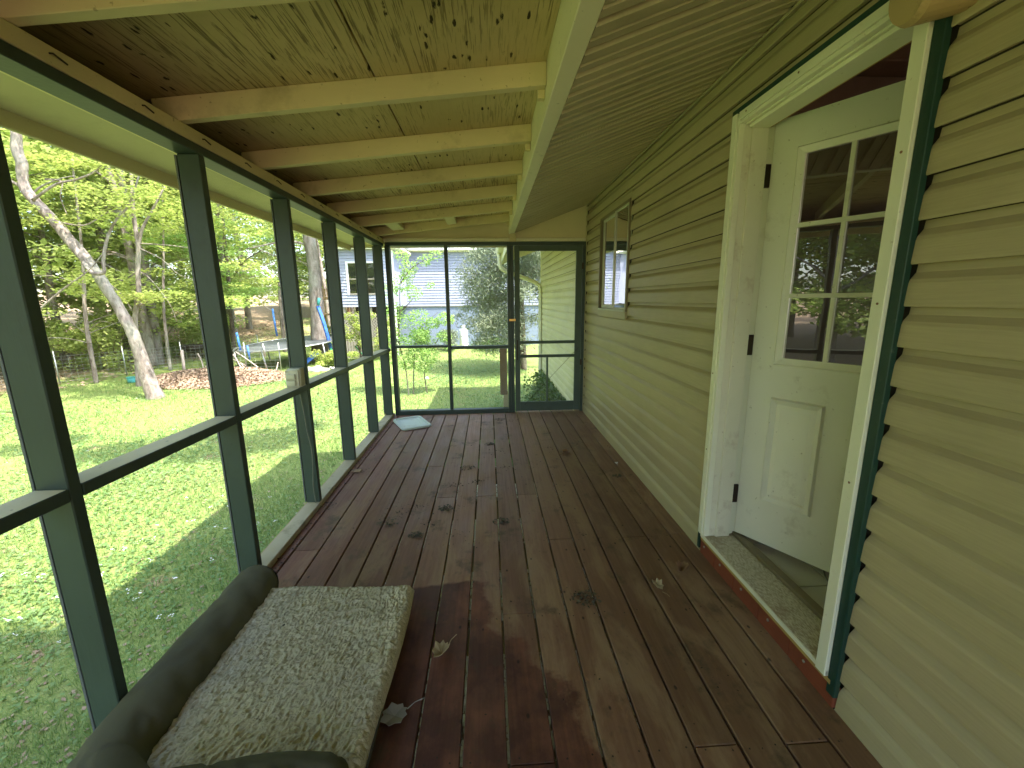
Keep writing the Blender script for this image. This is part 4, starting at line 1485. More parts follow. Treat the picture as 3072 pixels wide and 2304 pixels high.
# large pale trunk beside the neighbour's house
t3 = thing("large_tree", "thick grey trunked tree standing before the neighbour's house by the playset", "tree", (-6.5, 16.5, -0.7))
branch_tree([(-6.52, 16.5, -0.9), (-6.50, 16.5, 0.2), (-6.46, 16.5, 1.55), (-6.42, 16.5, 2.64), (-6.48, 16.5, 3.53), (-6.53, 16.5, 4.6), (-6.3, 16.3, 7), (-6.2, 16.3, 10)], [0.36, 0.26, 0.24, 0.215, 0.21, 0.20, 0.16, 0.1], t3, "bark_grey", seed=6)
for pth, r0 in (([(-6.5, 16.5, 3.4), (-7.2, 16.2, 3.5), (-8.4, 15.8, 3.2)], .05), ([(-6.5, 16.5, 3.6), (-5.6, 16.0, 4.2), (-4.4, 15.5, 4.6)], .07), ([(-6.4, 16.5, 4.6), (-7.6, 15.6, 5.6), (-9, 14.8, 6)], .07)):
    tube("branch", smooth_path(pth, 4), [r0 * (1 - 0.6 * i / 8) for i in range(9)], "bark_grey", t3, 7, 0.1)
cs_ = [(g.uniform(-10.5, -3.2), g.uniform(13.0, 19.5), g.uniform(3.3, 9.5)) for _ in range(90)]
link("crown", np_mesh("crown", crown_from(cs_, g.uniform(.4, .95, 90), 16000, 0.11, 14, 0.7, 0.35), 4, "leaf_spring"), t3)

# low branch of yellow green leaves reaching in above the trampoline
t5 = thing("young_maple", "young maple with bright yellow green leaves above the trampoline", "tree", (-10.2, 17.5, -0.8))
branch_tree([(-10.6, 18, -1.0), (-10.5, 18, 1.0), (-10.3, 17.8, 2.4), (-10.1, 17.6, 4.2), (-9.8, 17.4, 6)], [.09, .08, .07, .05, .02], t5, "bark_dark", seed=8)
cs_ = [(g.uniform(-12.5, -7.6), g.uniform(15.2, 19.0), g.uniform(1.3, 4.8)) for _ in range(60)]
link("crown", np_mesh("crown", crown_from(cs_, g.uniform(.3, .7, 60), 12000, 0.10, 15, 0.78, 0.28), 4, "leaf_sapling"), t5)

random.seed(91)
for i, (x, y, r, h, lean_, lab) in enumerate([
        (-12.4, 16.0, .16, 8.0, -.25, "thick grey woodland trunk seen between the leaning tree and its fork"),
        (-11.4, 12.6, .05, 6.0, .35, "thin pale trunk leaning right close behind the leaning tree"),
        (-13.6, 13.4, .07, 7.0, -.2, "thin pale trunk left of the leaning tree at the woodland edge"),
        (-10.9, 14.8, .045, 6.5, .5, "thinnest pale trunk right of the forked tree"),
        (-15.2, 15.8, .12, 8.0, .1, "straight dark trunk at the woodland edge behind the fence"),
        (-9.4, 19.8, .08, 7.5, .3, "slender trunk beyond the trampoline's left foam pole"),
        (-14.2, 11.0, .10, 7.5, .2, "stout pale trunk far left beyond the wire fence"),
        (-8.8, 24.0, .11, 8.0, -.4, "leaning grey trunk on the slope behind the trampoline")]):
    z = float(ground_z(x, y))
    t = thing("slender_tree", lab, "tree", (x, y, z), "bare lower trunks at the woodland edge")
    tube("trunk", smooth_path([(x, y, z - .2), (x + lean_ * .2, y, z + h * .3), (x + lean_ * .7, y + .1, z + h * .6), (x + lean_ * 1.6, y, z + h)], 4), [r * (1.25 - .07 * q) for q in range(13)], "bark_pale", t, 8, .1)
    for b in range(7):
        zz = z + h * random.uniform(.18, .8)
        a = random.uniform(0, 6.28)
        L = random.uniform(.7, 1.9)
        xx = x + lean_ * 1.2 * ((zz - z) / h)
        tube("branch", smooth_path([(xx, y, zz), (xx + math.cos(a) * L * .5, y + math.sin(a) * L * .5, zz + L * .2), (xx + math.cos(a) * L, y + math.sin(a) * L, zz + L * random.uniform(.1, .6))], 3),
             [r * .3 * (1 - .12 * q) for q in range(7)], "bark_pale", t, 5, .1)
# pale twiggy bush at the left edge of the view
tb = thing("twiggy_bush", "pale leafless twiggy bush at the far left edge behind the nearest post", "bush", (-7.6, 5.2, -.9))
parts = []
for _ in range(60):
    x, y = -7.6 + random.uniform(-.9, .9), 5.2 + random.uniform(-.7, .7)
    a = random.uniform(0, 6.28)
    L = random.uniform(.8, 1.7)
    parts.append(tube_data([(x, y, -.92), (x + math.cos(a) * .1, y + math.sin(a) * .1, -.9 + L * .5), (x + math.cos(a) * .35, y + math.sin(a) * .35, -.9 + L)], [.008, .006, .003], 4))
V_, F_ = merge(parts)
link("twigs", mesh("twigs", V_, F_, "twig_pale"), tb)

# saplings outside the end wall
for nm, lab, paths, cl in (
        ("sapling", "taller bright green sapling right outside the far left screen bay",
         [[(-1.92, 9.8, -0.95), (-1.96, 9.8, -0.18), (-2.07, 9.8, 0.47), (-2.01, 9.8, 1.11), (-1.97, 9.8, 1.73), (-1.84, 9.8, 2.1), (-1.9, 9.8, 2.5)], [(-1.96, 9.8, 1.75), (-1.67, 9.8, 2.1), (-1.12, 9.8, 2.37)],
          [(-2.06, 9.8, .4), (-2.3, 9.7, .75)], [(-2.02, 9.8, 1.1), (-1.7, 9.75, 1.4)]],
         [(-1.9, 9.8, 2.35, .16), (-1.75, 9.8, 2.1, .18), (-1.15, 9.8, 2.36, .14), (-1.4, 9.8, 2.25, .15), (-1.95, 9.8, 1.75, .25), (-2.2, 9.8, 1.6, .18), (-1.7, 9.8, 1.55, .2), (-1.3, 9.8, 1.7, .10), (-2.15, 9.8, 1.15, .22), (-1.9, 9.8, .9, .2), (-1.6, 9.8, 1.0, .22),
          (-2.2, 9.8, .6, .2), (-1.9, 9.8, .45, .2), (-2.1, 9.8, .05, .22), (-2.25, 9.8, .25, .18), (-1.8, 9.8, 1.95, .14)]),
        ("sapling", "shorter twin stemmed green sapling outside the far screen, leaning right",
         [[(-1.84, 9.9, -0.95), (-1.79, 9.9, -0.2), (-1.73, 9.9, 0.26), (-1.61, 9.9, 0.72), (-1.17, 9.9, 1.1)], [(-1.5, 9.95, -0.95), (-1.55, 9.95, -.2), (-1.3, 9.9, .3), (-1.05, 9.9, .7)]],
         [(-1.6, 9.9, .6, .22), (-1.3, 9.9, .85, .16), (-1.0, 9.9, .95, .18), (-1.7, 9.9, .2, .22), (-1.4, 9.9, .1, .2), (-1.05, 9.9, .55, .16), (-1.55, 9.9, -.15, .18), (-.95, 9.9, .3, .1), (-1.9, 9.9, -.1, .15)])):
    t = thing(nm, lab, "sapling", (paths[0][0][0], 9.8, -0.9), "saplings outside the end wall")
    for i, p in enumerate(paths):
        tube("stem" if i == 0 else "branch", smooth_path(p, 4), [.016 * (1 - .7 * k / ((len(p) - 1) * 4)) for k in range((len(p) - 1) * 4 + 1)], "bark_dark", t, 6, .1)
    cl = np.array(cl)
    link("crown", np_mesh("crown", crown_from(cl[:, :3], cl[:, 3] * 1.25, 3900, 0.050, 31, 0.55, 0.75), 4, "leaf_sapling"), t)

# drooping cedar in front of the neighbour's wall
ct = thing("cedar_tree", "drooping grey green cedar between the far screen and the blue wall", "tree", (0.95, 12.6, -0.8))
branch_tree([(1.05, 12.7, -0.95), (1.0, 12.7, 0.6), (0.95, 12.6, 2.0), (0.9, 12.6, 3.6), (0.9, 12.6, 5.5)], [.11, .09, .08, .06, .02], ct, "bark_dark", seed=9)
cl, cr_ = [], []
for k in range(34):
    z = g.uniform(0.4, 5.0)
    a = g.uniform(0, 6.28)
    L = g.uniform(1.0, 1.75) * (1.0 if z < 3 else 0.8)
    ex, ey = math.cos(a) * L, math.sin(a) * L * 0.8
    p0 = Vector((0.97, 12.62, z))
    p1 = p0 + Vector((ex * .5, ey * .5, .22))
    p2 = p0 + Vector((ex, ey, -.05 - g.uniform(0, .35)))
    tube("branch", smooth_path([p0, p1, p2], 3), [.022, .02, .018, .015, .012, .009, .006], "bark_dark", ct, 5)
    for t in np.linspace(.35, 1.1, 6):
        c = p0 * (1 - t) ** 2 + p1 * 2 * t * (1 - t) + p2 * t * t
        cl.append(tuple(c))
        cr_.append(g.uniform(.16, .34))
for (x, y, z, r) in [(-.55, 12, 2.3, .28), (-.3, 12, 2.0, .3), (-.1, 12, 2.6, .35), (.1, 12, 2.2, .4), (-.05, 12, 1.7, .3), (.3, 12, 1.9, .35), (-.5, 12, .95, .25), (-.25, 12, .75, .3), (0, 12, .9, .35), (.3, 12, .6, .4),
                     (-.1, 12, .4, .3), (.2, 12, .1, .3), (.5, 12, .3, .35), (.45, 12, .9, .35), (.7, 12, 2.3, .35), (1.1, 12.2, 2.2, .35), (1.2, 12.2, .8, .3), (.9, 12, .2, .3), (.2, 12, 2.7, .4), (-.35, 12.1, 2.8, .25)]:
    cl.append((x, y, z))
    cr_.append(r * 1.15)
C0 = np.array(cl)
g2 = np.random.default_rng(44)
n = 70000
k = g2.choice(len(C0), n, p=np.array(cr_) ** 2 / (np.array(cr_) ** 2).sum())
d = g2.normal(0, .62, (n, 3))
C = C0[k] + d * np.array(cr_)[k][:, None] * np.array([1, 1, .7])
C[:, 2] -= .10 * np.abs(C[:, 0] - .95) ** 1.5
link("foliage", np_mesh("foliage", leaf_verts(C, np.full(n, .105), 0.15, g2, 0.20), 4, "leaf_cedar"), ct)

# forest beyond: three crown shapes shared
def forest_crown(seed, h):
    g3 = np.random.default_rng(seed)
    m_ = 85
    a = g3.uniform(0, 6.28, m_)
    z = g3.uniform(0.14, 1.0, m_) * h
    rr = (0.45 + 0.9 * np.sin(np.clip(z / h, 0, 1) * 2.7)) * g3.uniform(.3, 1, m_) * h * .25
    cen = np.stack([np.cos(a) * rr, np.sin(a) * rr, z], 1)
    return np_mesh("crown", crown_from(cen, g3.uniform(.5, 1.3, m_), 15000, 0.19, seed + 1, 0.65, 0.42), 4, "leaf_forest")


crowns = [forest_crown(100, 10.5), forest_crown(200, 12.5), forest_crown(300, 9.0)]
trunks = []
for i, h in enumerate((10.0, 12, 8.5)):
    random.seed(50 + i)
    segs = [tube_data(smooth_path([(0, 0, -.4), (.1, 0, h * .3), (-.1, .1, h * .6), (.1, 0, h)], 3), [.19, .17, .16, .15, .14, .12, .10, .08, .06, .02], 8, .1)]
    for b in range(9):
        z = h * random.uniform(.2, .8)
        a = random.uniform(0, 6.28)
        L = random.uniform(1.2, 2.8)
        segs.append(tube_data([(0, 0, z), (math.cos(a) * L * .5, math.sin(a) * L * .5, z + L * .35), (math.cos(a) * L, math.sin(a) * L, z + L * .5)], [.05, .035, .015], 5))
    V_, F_ = merge(segs)
    trunks.append(mesh("trunk", V_, F_, "bark_grey", True))


def forest_tree(x, y, kind, s, rot, label, group):
    z = float(ground_z(x, y))
    t = thing("woodland_tree", label, "tree", (x, y, z), group)
    for nm, me in (("trunk", trunks[kind]), ("crown", crowns[kind])):
        o = bpy.data.objects.new(nm, me)
        COL.objects.link(o)
        o.parent = t
        o.scale = (s, s, s)
        o.rotation_euler = (0, 0, rot)
    return t


NEAR = ["leafy woodland tree just beyond the wire fence left of the leaning trunk", "leafy woodland tree directly behind the slender forked tree", "leafy woodland tree second row behind the fence at far left",
        "leafy woodland tree deep behind the leaning trunk", "leafy woodland tree left of the nearest post's upper half", "leafy woodland tree far left in the third row behind the fence",
        "leafy woodland tree nearest to the fence corner at the left", "leafy woodland tree at the outermost left of the lawn", "leafy woodland tree well behind the forked tree, up the slope",
        "leafy woodland tree above the fire pit at the end of the lawn", "leafy woodland tree at the left, farthest from the lawn", "leafy woodland tree glimpsed deep left between two nearer crowns",
        "leafy woodland tree at the left edge beside the nearest post", "leafy woodland tree on the slope behind the blue foam poles", "leafy woodland tree low on the slope left of the foam poles", "leafy woodland tree beyond all others at left"]
random.seed(21)
spots = [(-14.5, 17.5), (-12.4, 16.3), (-17.5, 15.5), (-16, 20), (-19, 12), (-21, 17), (-15.8, 12.2), (-20.5, 8.0), (-18.0, 23), (-12.5, 21.5), (-24, 13), (-23, 21),
         (-26, 5), (-14.8, 27), (-19, 28), (-9.8, 31), (-13, 34), (-6.0, 33), (-25, 29), (-30, 20), (-17, 38), (-9, 41), (-3, 38), (-22, 40), (-30, 35), (-13, 46), (-5, 48), (-20, 50), (-36, 28), (-28, 45), (-34, 12),
         (2, 44), (6, 36), (10, 42)]
for (x, y) in spots:
    d = math.hypot(x, y)
    far = d > 30
    forest_tree(x, y, random.randrange(3), random.uniform(.85, 1.2), random.uniform(0, 6.28),
                "leafy green tree in the far woods up the slope behind the yard" if far else NEAR.pop(0),
                "trees of the far woods" if far else "woodland trees behind the lawn")
# trees standing left of the porch, seen mirrored in the door glass
for (x, y) in [(-10.5, -3.6), (-13.2, -6.2), (-16.5, -2.2), (-9.5, -5.6), (-12, -1.5), (-14.5, -4.5), (-17, 1.5), (-18, -6), (-21, -2), (-11.5, -7.5), (-24, 4), (-22, -10), (-15, -11)]:
    forest_tree(x, y, random.randrange(3), random.uniform(.85, 1.15), random.uniform(0, 6.28), "leafy green tree mirrored in the glass of the open door", "trees mirrored in the door glass")

# a tree behind the house whose crown shades the near lawn
ht = thing("shade_tree", "tall tree behind the house, out of frame, shading the near lawn", "tree", (2.2, -3.6, -0.9))
branch_tree([(11.0, -6.0, -1), (10.5, -5.5, 4), (9, -4.5, 8)], [.3, .25, .12], ht, "bark_grey", seed=77)
cs_ = [(g.uniform(-1.6, 3.2), g.uniform(-5.0, -0.9), g.uniform(9.0, 10.5)) for _ in range(60)] + [(g.uniform(-4.4, 0.4), g.uniform(3.9, 5.3), g.uniform(6.9, 7.5)) for _ in range(16)]
link("crown", np_mesh("crown", crown_from(cs_, np.concatenate([g.uniform(.6, .95, 60), g.uniform(.35, .6, 16)]), 16000, 0.19, 78, 0.6, 0.6), 4, "leaf_forest"), ht)
tube("branch", smooth_path([(9, -4.5, 8), (6, -4, 10), (2, -3.0, 10), (-1, -2.4, 10)], 4), [.12] * 13, "bark_grey", ht)


# shrubs
def shrub(name, x, y, r, h, n, size, label, m="leaf_shrub", seed=0, sq=.8, group="low shrubs in the yard"):
    g3 = np.random.default_rng(seed)
    z = float(ground_z(x, y))
    t = thing(name, label, "shrub", (x, y, z), group)
    mm = 22
    cen = np.stack([x + g3.normal(0, r * .45, mm), y + g3.normal(0, r * .45, mm), z + g3.uniform(.1, h * .9, mm)], 1)
    link("foliage", np_mesh("foliage", crown_from(cen, g3.uniform(r * .2, r * .45, mm), n, size, seed + 5, .6, sq), 4, m), t)
    parts = []
    random.seed(seed)
    for _ in range(7):
        a = random.uniform(0, 6.28)
        parts.append(tube_data([(x, y, z - .05), (x + math.cos(a) * r * .3, y + math.sin(a) * r * .3, z + h * .5), (x + math.cos(a) * r * .7, y + math.sin(a) * r * .7, z + h * .9)], [.014, .01, .005], 5))
    V_, F_ = merge(parts)
    link("stems", mesh("stems", V_, F_, "bark_dark"), t)


shrub("shrub", -1.65, 17.4, .55, .85, 4200, .06, "dark round shrub left of the white gas cylinder", "leaf_cedar", 1)
shrub("shrub", -2.75, 17.6, .6, .9, 3000, .06, "green shrub against the blue foundation behind the saplings", "leaf_shrub", 2)
shrub("shrub", -5.3, 14.6, .5, .55, 3200, .07, "loose bright bush in front of the trampoline's right end", "leaf_spring", 3)
shrub("shrub", -6.1, 17.6, .6, 1.5, 4200, .07, "bright bush hugging the foot of the thick grey trunk", "leaf_spring", 4)
shrub("shrub", -4.7, 15.6, .55, 1.9, 2600, .07, "tall thin bush in front of the lattice skirting", "leaf_spring", 5)
shrub("shrub", -3.9, 15.7, .55, 1.7, 2600, .07, "light green bush at the corner of the lattice skirting", "leaf_spring", 6)
shrub("shrub", 0.2, 17.5, .9, .5, 3000, .06, "low green ground plants below the cedar by the blue wall", "leaf_shrub", 7)
for i, (x, y) in enumerate([(-13.2, 15.2), (-15.2, 14.4), (-17.2, 13.2), (-14.2, 18.8), (-18.5, 16.5), (-12.2, 19.5), (-20, 10), (-17.8, 9.4)]):
    shrub("undergrowth_shrub", x, y, 1.4, 1.9, 4200, .12, "green undergrowth bush along the woodland edge behind the wire fence", "leaf_forest", 40 + i, .7, "undergrowth along the woodland edge")

# ivy at the far house foundation
g3 = np.random.default_rng(9)
n = 5200
Cc = np.stack([1.20 - g3.exponential(.08, n), g3.uniform(5.9, 9.2, n), g3.uniform(-.9, -.12, n)], 1)
Cc[:, 0] -= (0.0 - Cc[:, 2]) * .22
o = link("ivy", np_mesh("ivy", leaf_verts(Cc, np.full(n, .055), .3, g3, .8), 4, "leaf_ivy"))
tag(o, "dark green ivy growing over the foundation below the far siding", kind='stuff')

# ------------------------------------------------------------------ grass, weeds, flowers
g4 = np.random.default_rng(5)


def scatter(n, power=1.0, rmin=1.5, rmax=17):
    u = g4.uniform(0, 1, n)
    r = rmin * (rmax / rmin) ** u
    a = np.radians(g4.uniform(62, 182, n))
    x = r * np.cos(a)
    y = r * np.sin(a)
    keep = ((x < -1.33) | (y > 5.35)) & (x < 1.1) & (y > -2) & (x > -13)
    return x[keep], y[keep]


def blades(n, h, w_, name, label, m="grass_blade", rmax=17):
    x, y = scatter(n, rmax=rmax)
    dens = 0.5 + 0.5 * np.sin(x * 1.9 + np.sin(y * 1.3) * 2) * np.cos(y * 1.6 + np.sin(x))
    keep = g4.uniform(0, 1, len(x)) < 0.35 + 0.65 * dens
    x, y = x[keep], y[keep]
    n = len(x)
    r = np.hypot(x, y)
    z = ground_z(x, y)
    hh = h * g4.uniform(.4, 1.3, n) * (1 + .03 * r)
    ww = w_ * g4.uniform(.6, 1.4, n) * (1 + .13 * r)
    a = g4.uniform(0, 6.28, n)
    l = g4.uniform(.15, .9, n) * hh
    la = g4.uniform(0, 6.28, n)
    b0 = np.stack([x - np.cos(a) * ww, y - np.sin(a) * ww, z - .01], 1)
    b1 = np.stack([x + np.cos(a) * ww, y + np.sin(a) * ww, z - .01], 1)
    tp = np.stack([x + np.cos(la) * l, y + np.sin(la) * l, z + hh], 1)
    v = np.stack([b0, b1, tp], 1).reshape(-1, 3)
    o = link(name, np_mesh(name, v, 3, m))
    tag(o, label, kind='stuff')


blades(330000, 0.055, 0.0022, "grass", "short uneven lawn grass outside the screens")
x, y = scatter(150000, rmax=14)
dn = np.sin(x * 1.1 + 2 + np.sin(y * .8) * 1.5) * np.cos(y * .95 + 1)
kp = g4.uniform(0, 1, len(x)) < np.clip(.45 + .55 * dn, .08, 1)
x, y = x[kp], y[kp]
r = np.hypot(x, y)
Cw = np.stack([x, y, ground_z(x, y) + g4.uniform(.01, .05, len(x))], 1)
o = link("clover_weeds", np_mesh("clover_weeds", leaf_verts(Cw, .014 + .0035 * r, .72, g4, .85), 4, "weed_leaf"))
tag(o, "broad leaved weeds and clover mixed through the lawn", kind='stuff')
x, y = scatter(9000, rmax=13)
Cw = np.stack([x, y, ground_z(x, y) + .012], 1)
o = link("lawn_litter", np_mesh("lawn_litter", leaf_verts(Cw, np.full(len(x), .03), .8, g4, .7), 4, "leaf_litter"))
tag(o, "scattered old leaves lying in the lawn", kind='stuff')
# white flower specks near the porch
fc = []
for (cx, cyy, s, n) in [(-3.3, 3.2, .4, 26), (-2.8, 4.0, .5, 18), (-3.9, 3.0, .4, 8), (-6.2, 7.0, .8, 10), (-8.5, 8.6, .8, 10), (-2.4, 3.0, .3, 10)]:
    for _ in range(n):
        fc.append((g4.normal(cx, s), g4.normal(cyy, s)))
fc = np.array(fc)
fc = fc[(fc[:, 0] < -1.5)]
Cf = np.stack([fc[:, 0], fc[:, 1], ground_z(fc[:, 0], fc[:, 1]) + .06], 1)
Cf = np.repeat(Cf, 5, 0) + g4.normal(0, .009, (len(Cf) * 5, 3))
o = link("white_flowers", np_mesh("white_flowers", leaf_verts(Cf, np.full(len(Cf), .014), .8, g4, .9), 4, "white_petal"))
tag(o, "tiny white lawn flowers in the shade beside the porch", kind='stuff')
# litter below the deck
n = 22000
Cl = np.stack([g4.uniform(-1.3, 1.2, n), g4.uniform(.6, 5.4, n), np.zeros(n)], 1)
Cl[:, 2] = ground_z(Cl[:, 0], Cl[:, 1]) + .01
o = link("gravel", np_mesh("gravel", leaf_verts(Cl, np.full(n, .045), .85, g4, .9), 4, "pale_gravel"))
tag(o, "pale gravel on the ground glimpsed through the gaps of the deck", kind='stuff')
# pile of brown leaves and sticks
n = 16000
a = g4.uniform(0, 6.28, n)
rr = np.sqrt(g4.uniform(0, 1, n))
px = -8.2 + rr * np.cos(a) * 2.3
py = 13.0 + rr * np.sin(a) * 1.7 + (px + 8.2) * -.25
Cl = np.stack([px, py, ground_z(px, py) + .02 + .22 * (1 - rr ** 2) * g4.uniform(.3, 1, n)], 1)
o = link("leaf_pile", np_mesh("leaf_pile", leaf_verts(Cl, np.full(n, .085), .6, g4, .7), 4, "leaf_litter"))
tag(o, "low heap of brown raked leaves in front of the trampoline", kind='stuff')
# woods floor litter
n = 14000
px = g4.uniform(-30, -11.5, n)
py = g4.uniform(7, 30, n)
Cl = np.stack([px, py, ground_z(px, py) + .02], 1)
o = link("woods_litter", np_mesh("woods_litter", leaf_verts(Cl, np.full(n, .11), .75, g4, .7), 4, "leaf_litter"))
tag(o, "brown leaf litter on the woodland floor behind the fence", kind='stuff')
random.seed(5)
for i in range(9):
    x, y = -8.0 + random.uniform(-1.5, 1.6), 13.6 + random.uniform(-.4, .7)
    z = float(ground_z(x, y))
    a = random.uniform(0, 3.14)
    L = random.uniform(.4, .9)
    p = [(x, y, z + .15), (x + math.cos(a) * L * .5, y + .1, z + .15 + random.uniform(.1, .3)), (x + math.cos(a) * L, y + .1, z + .15 + random.uniform(.1, .55))]
    o = tube("fallen_branch", smooth_path(p, 3), .018, "twig_pale", None, 5, .2)
    tag(o, "pale dry fallen branch sticking out of the leaf heap by the trampoline", "branch", "dry branches on the leaf heap")

# ------------------------------------------------------------------ trampoline with foam covered poles
tp = thing("trampoline", "round trampoline with dark mat and blue foam poles in the yard", "trampoline", (-7.3, 16.0, -0.9))
TC, TR = Vector((-7.3, 16.0, -0.10)), 1.85
tilt = Vector((0.075, 0.05, 1)).normalized()
ax = Vector((1, 0, -0.0)).cross(tilt).cross(tilt).normalized() * -1
ux = (Vector((1, 0, 0)) - tilt * tilt.x).normalized()
ux = Vector((ux.x, ux.y, abs(ux.z)))
uy = tilt.cross(ux).normalized() * 1


def tpt(a, r, h=0.0):
    return TC + Vector((r * math.cos(a), r * math.sin(a), r * (.07 * math.cos(a) + .055 * math.sin(a)) + h))


N_ = 48
vs = [TC + Vector((0, 0, -.03))] + [tpt(2 * math.pi * i / N_, TR - .10, -.005) for i in range(N_)] + [tpt(2 * math.pi * i / N_, TR - .10, -.012) for i in range(N_)]
link("jump_mat", mesh("jump_mat", vs, [(0, i + 1, (i + 1) % N_ + 1) for i in range(N_)] + [(i + 1, (i + 1) % N_ + 1, (i + 1) % N_ + 1 + N_, i + 1 + N_) for i in range(N_)], "trampoline_mat"), tp)
tube("rim", [tpt(2 * math.pi * i / N_, TR) for i in range(N_ + 1)], .022, "grey_metal", tp, 6)
for i in range(6):
    a = math.radians(25 + 60 * i)
    p = tpt(a, TR)
    gz = float(ground_z(p.x, p.y))
    tube("leg", [(p.x, p.y, p.z), (p.x + .06, p.y - .02, (p.z + gz) / 2), (p.x + .12, p.y, gz)], .024, "grey_metal", tp, 6)
for (x, y, z0, z1, m) in [(-7.35, 14.05, -0.35, 0.05, "grey_metal"), (-8.72, 15.1, -0.30, 0.35, "blue_foam"), (-8.45, 17.2, .05, 1.12, "blue_foam"), (-7.9, 17.7, .25, 1.20, "blue_foam")]:
    tube("pole", [(x + .05, y, z0), (x, y, z1)], .035, m, tp, 8)
tube("pole_sleeve", [(-7.92, 14.25, -.48), (-7.95, 14.25, -.02)], .03, "blue_foam", tp, 8)

# play slide and wooden playset
ps_ = thing("playset", "weathered wooden playset with blue slide behind the thick trunk", "playset", (-6.6, 20.0, -0.7))
for (x, y) in ((-7.55, 20), (-6.75, 20), (-7.55, 21), (-6.75, 21)):
    box("leg", (x - .06, x + .06), (y - .06, y + .06), (-1.0, 1.95), "weathered_wood", ps_)
for i in range(8):
    box("rail_board", (-7.55 + i * .11, -7.48 + i * .11), (19.93, 19.96), (1.1 + .5, 1.95), "weathered_wood", ps_)
box("platform", (-7.7, -6.6), (19.9, 21.1), (0.75, 0.82), "weathered_wood", ps_)
box("cross_beam", (-7.7, -6.6), (19.90, 19.925), (1.45, 1.58), "weathered_wood", ps_)
sl_ = thing("play_slide", "blue plastic slide leaning down left of the lattice skirting", "slide", (-6.2, 16, -0.7))
vs_ = [(-6.20, 15.9, 1.22), (-6.05, 15.9, .62), (-5.9, 15.9, -.2), (-5.85, 15.9, -.6)]
vs, fs = tube_data(smooth_path(vs_, 4), .07, 4)
link("slide_chute", mesh("slide_chute", vs, fs, "blue_plastic"), sl_)
tube("handle", [(-6.16, 15.85, 1.25), (-6.10, 15.85, 1.5)], .05, "teal_plastic", sl_)
hexa("slide_foot", [(-6.75, 15.0, -.92), (-6.60, 15.0, -.92), (-6.05, 15.2, -.45), (-6.20, 15.2, -.45), (-6.75, 15.0, -.86), (-6.60, 15.0, -.86), (-6.05, 15.2, -.38), (-6.2, 15.2, -.38)], "blue_plastic", sl_)
gt = thing("green_toy_slide", "small green plastic toy slide lying left of the lattice skirting", "toy", (-5.6, 15.6, -.8))
hexa("toy_ramp", [(-5.75, 15.4, -.80), (-5.45, 15.4, -.85), (-5.45, 15.6, -.55), (-5.75, 15.6, -.35), (-5.75, 15.4, -.76), (-5.45, 15.4, -.81), (-5.45, 15.6, -.50), (-5.75, 15.6, -.30)], "green_plastic", gt)
tube("toy_rim", [(-5.78, 15.4, -.78), (-5.76, 15.6, -.28)], .025, "green_plastic", gt)
hs = tube("garden_hose", smooth_path([(-4.95, 15.8, -.25), (-4.6, 15.5, -.55), (-4.2, 15.2, -.75), (-3.8, 15.0, -.80)], 5), .02, "green_plastic", None, 6)
tag(hs, "pale green garden hose trailing from the lattice skirting onto the lawn", "hose")

# wire fence along the woodland edge
fn = thing("wire_fence", "low wire mesh garden fence with thin posts along the left lawn edge", "fence", (-11, 13, -0.9))
FP = [(-15.2, 9.6), (-13.6, 11.2), (-12.4, 12.6), (-11.6, 13.9), (-10.6, 15.0), (-9.6, 15.9), (-9.6, 18.0)]
FP2 = [(-9.0, 13.9), (-8.0, 14.15), (-7.0, 14.35)]
wires = []
for run in (FP, FP2):
    for (a, b) in zip(run[:-1], run[1:]):
        for j in range(8):
            h = .05 + j * .105
            wires.append(tube_data([(a[0], a[1], float(ground_z(*a)) + h), (b[0], b[1], float(ground_z(*b)) + h)], .0035, 3))
        L = math.hypot(b[0] - a[0], b[1] - a[1])
        nn_ = int(L / .13)
        for q in range(nn_):
            t = q / nn_
            x, y = a[0] + (b[0] - a[0]) * t, a[1] + (b[1] - a[1]) * t
            z = float(ground_z(x, y))
            wires.append(tube_data([(x, y, z + .03), (x, y, z + .8)], .003, 3))
V_, F_ = merge(wires)
w_ = link("wire_mesh", mesh("wire_mesh", V_, F_, "fence_wire"), fn)
w_['kind'] = 'stuff'
for run in (FP, FP2):
    for (x, y) in run:
        z = float(ground_z(x, y))
        tube("fence_post", [(x, y, z - .1), (x, y, z + .95)], .018, "grey_metal", fn, 6)
fp = tube("wooden_stake", [(-9.9, 14.0, -1.05), (-9.86, 14.0, -.10)], .045, "twig_pale", None, 8)
tag(fp, "single weathered wooden stake in the lawn right of the leaning trunk", "stake")
tagp = box("white_tag", (-12.95, -12.75), (12.3, 12.33), (-.55, -.35), "white_enamel")
tag(tagp, "small white plate hanging on the wire fence left of the leaning trunk", "plate")
bn = thing("fire_pit", "dark round metal fire pit at the end of the lawn by the fence", "fire pit", (-12.2, 18, -.5))
tube("bowl", [(-12.2, 18, -.62), (-12.2, 18, -.50), (-12.2, 18, -.30)], [.25, .36, .40], "dark_metal", bn, 16)
for a in (0, 2.1, 4.2):
    tube("leg", [(-12.2 + .3 * math.cos(a), 18 + .3 * math.sin(a), -.45), (-12.2 + .34 * math.cos(a), 18 + .34 * math.sin(a), -1.0)], .02, "dark_metal", bn, 5)
tv = thing("teal_bucket", "small teal bucket on the lawn left of the leaning trunk", "bucket", (-10.4, 12.6, -.95))
tube("bucket_body", [(-10.4, 12.6, -.95), (-10.4, 12.6, -.72)], [.09, .12], "teal_plastic", tv, 14)
tube("bucket_rim", [(-10.4 + .125 * math.cos(a), 12.6 + .125 * math.sin(a), -.72) for a in np.linspace(0, 6.283, 17)], .008, "teal_plastic", tv, 5)
wp = tube("white_pipe", [(-2.58, 11.8, -1.0), (-2.62, 11.8, -.02)], .035, "white_enamel", None, 10)
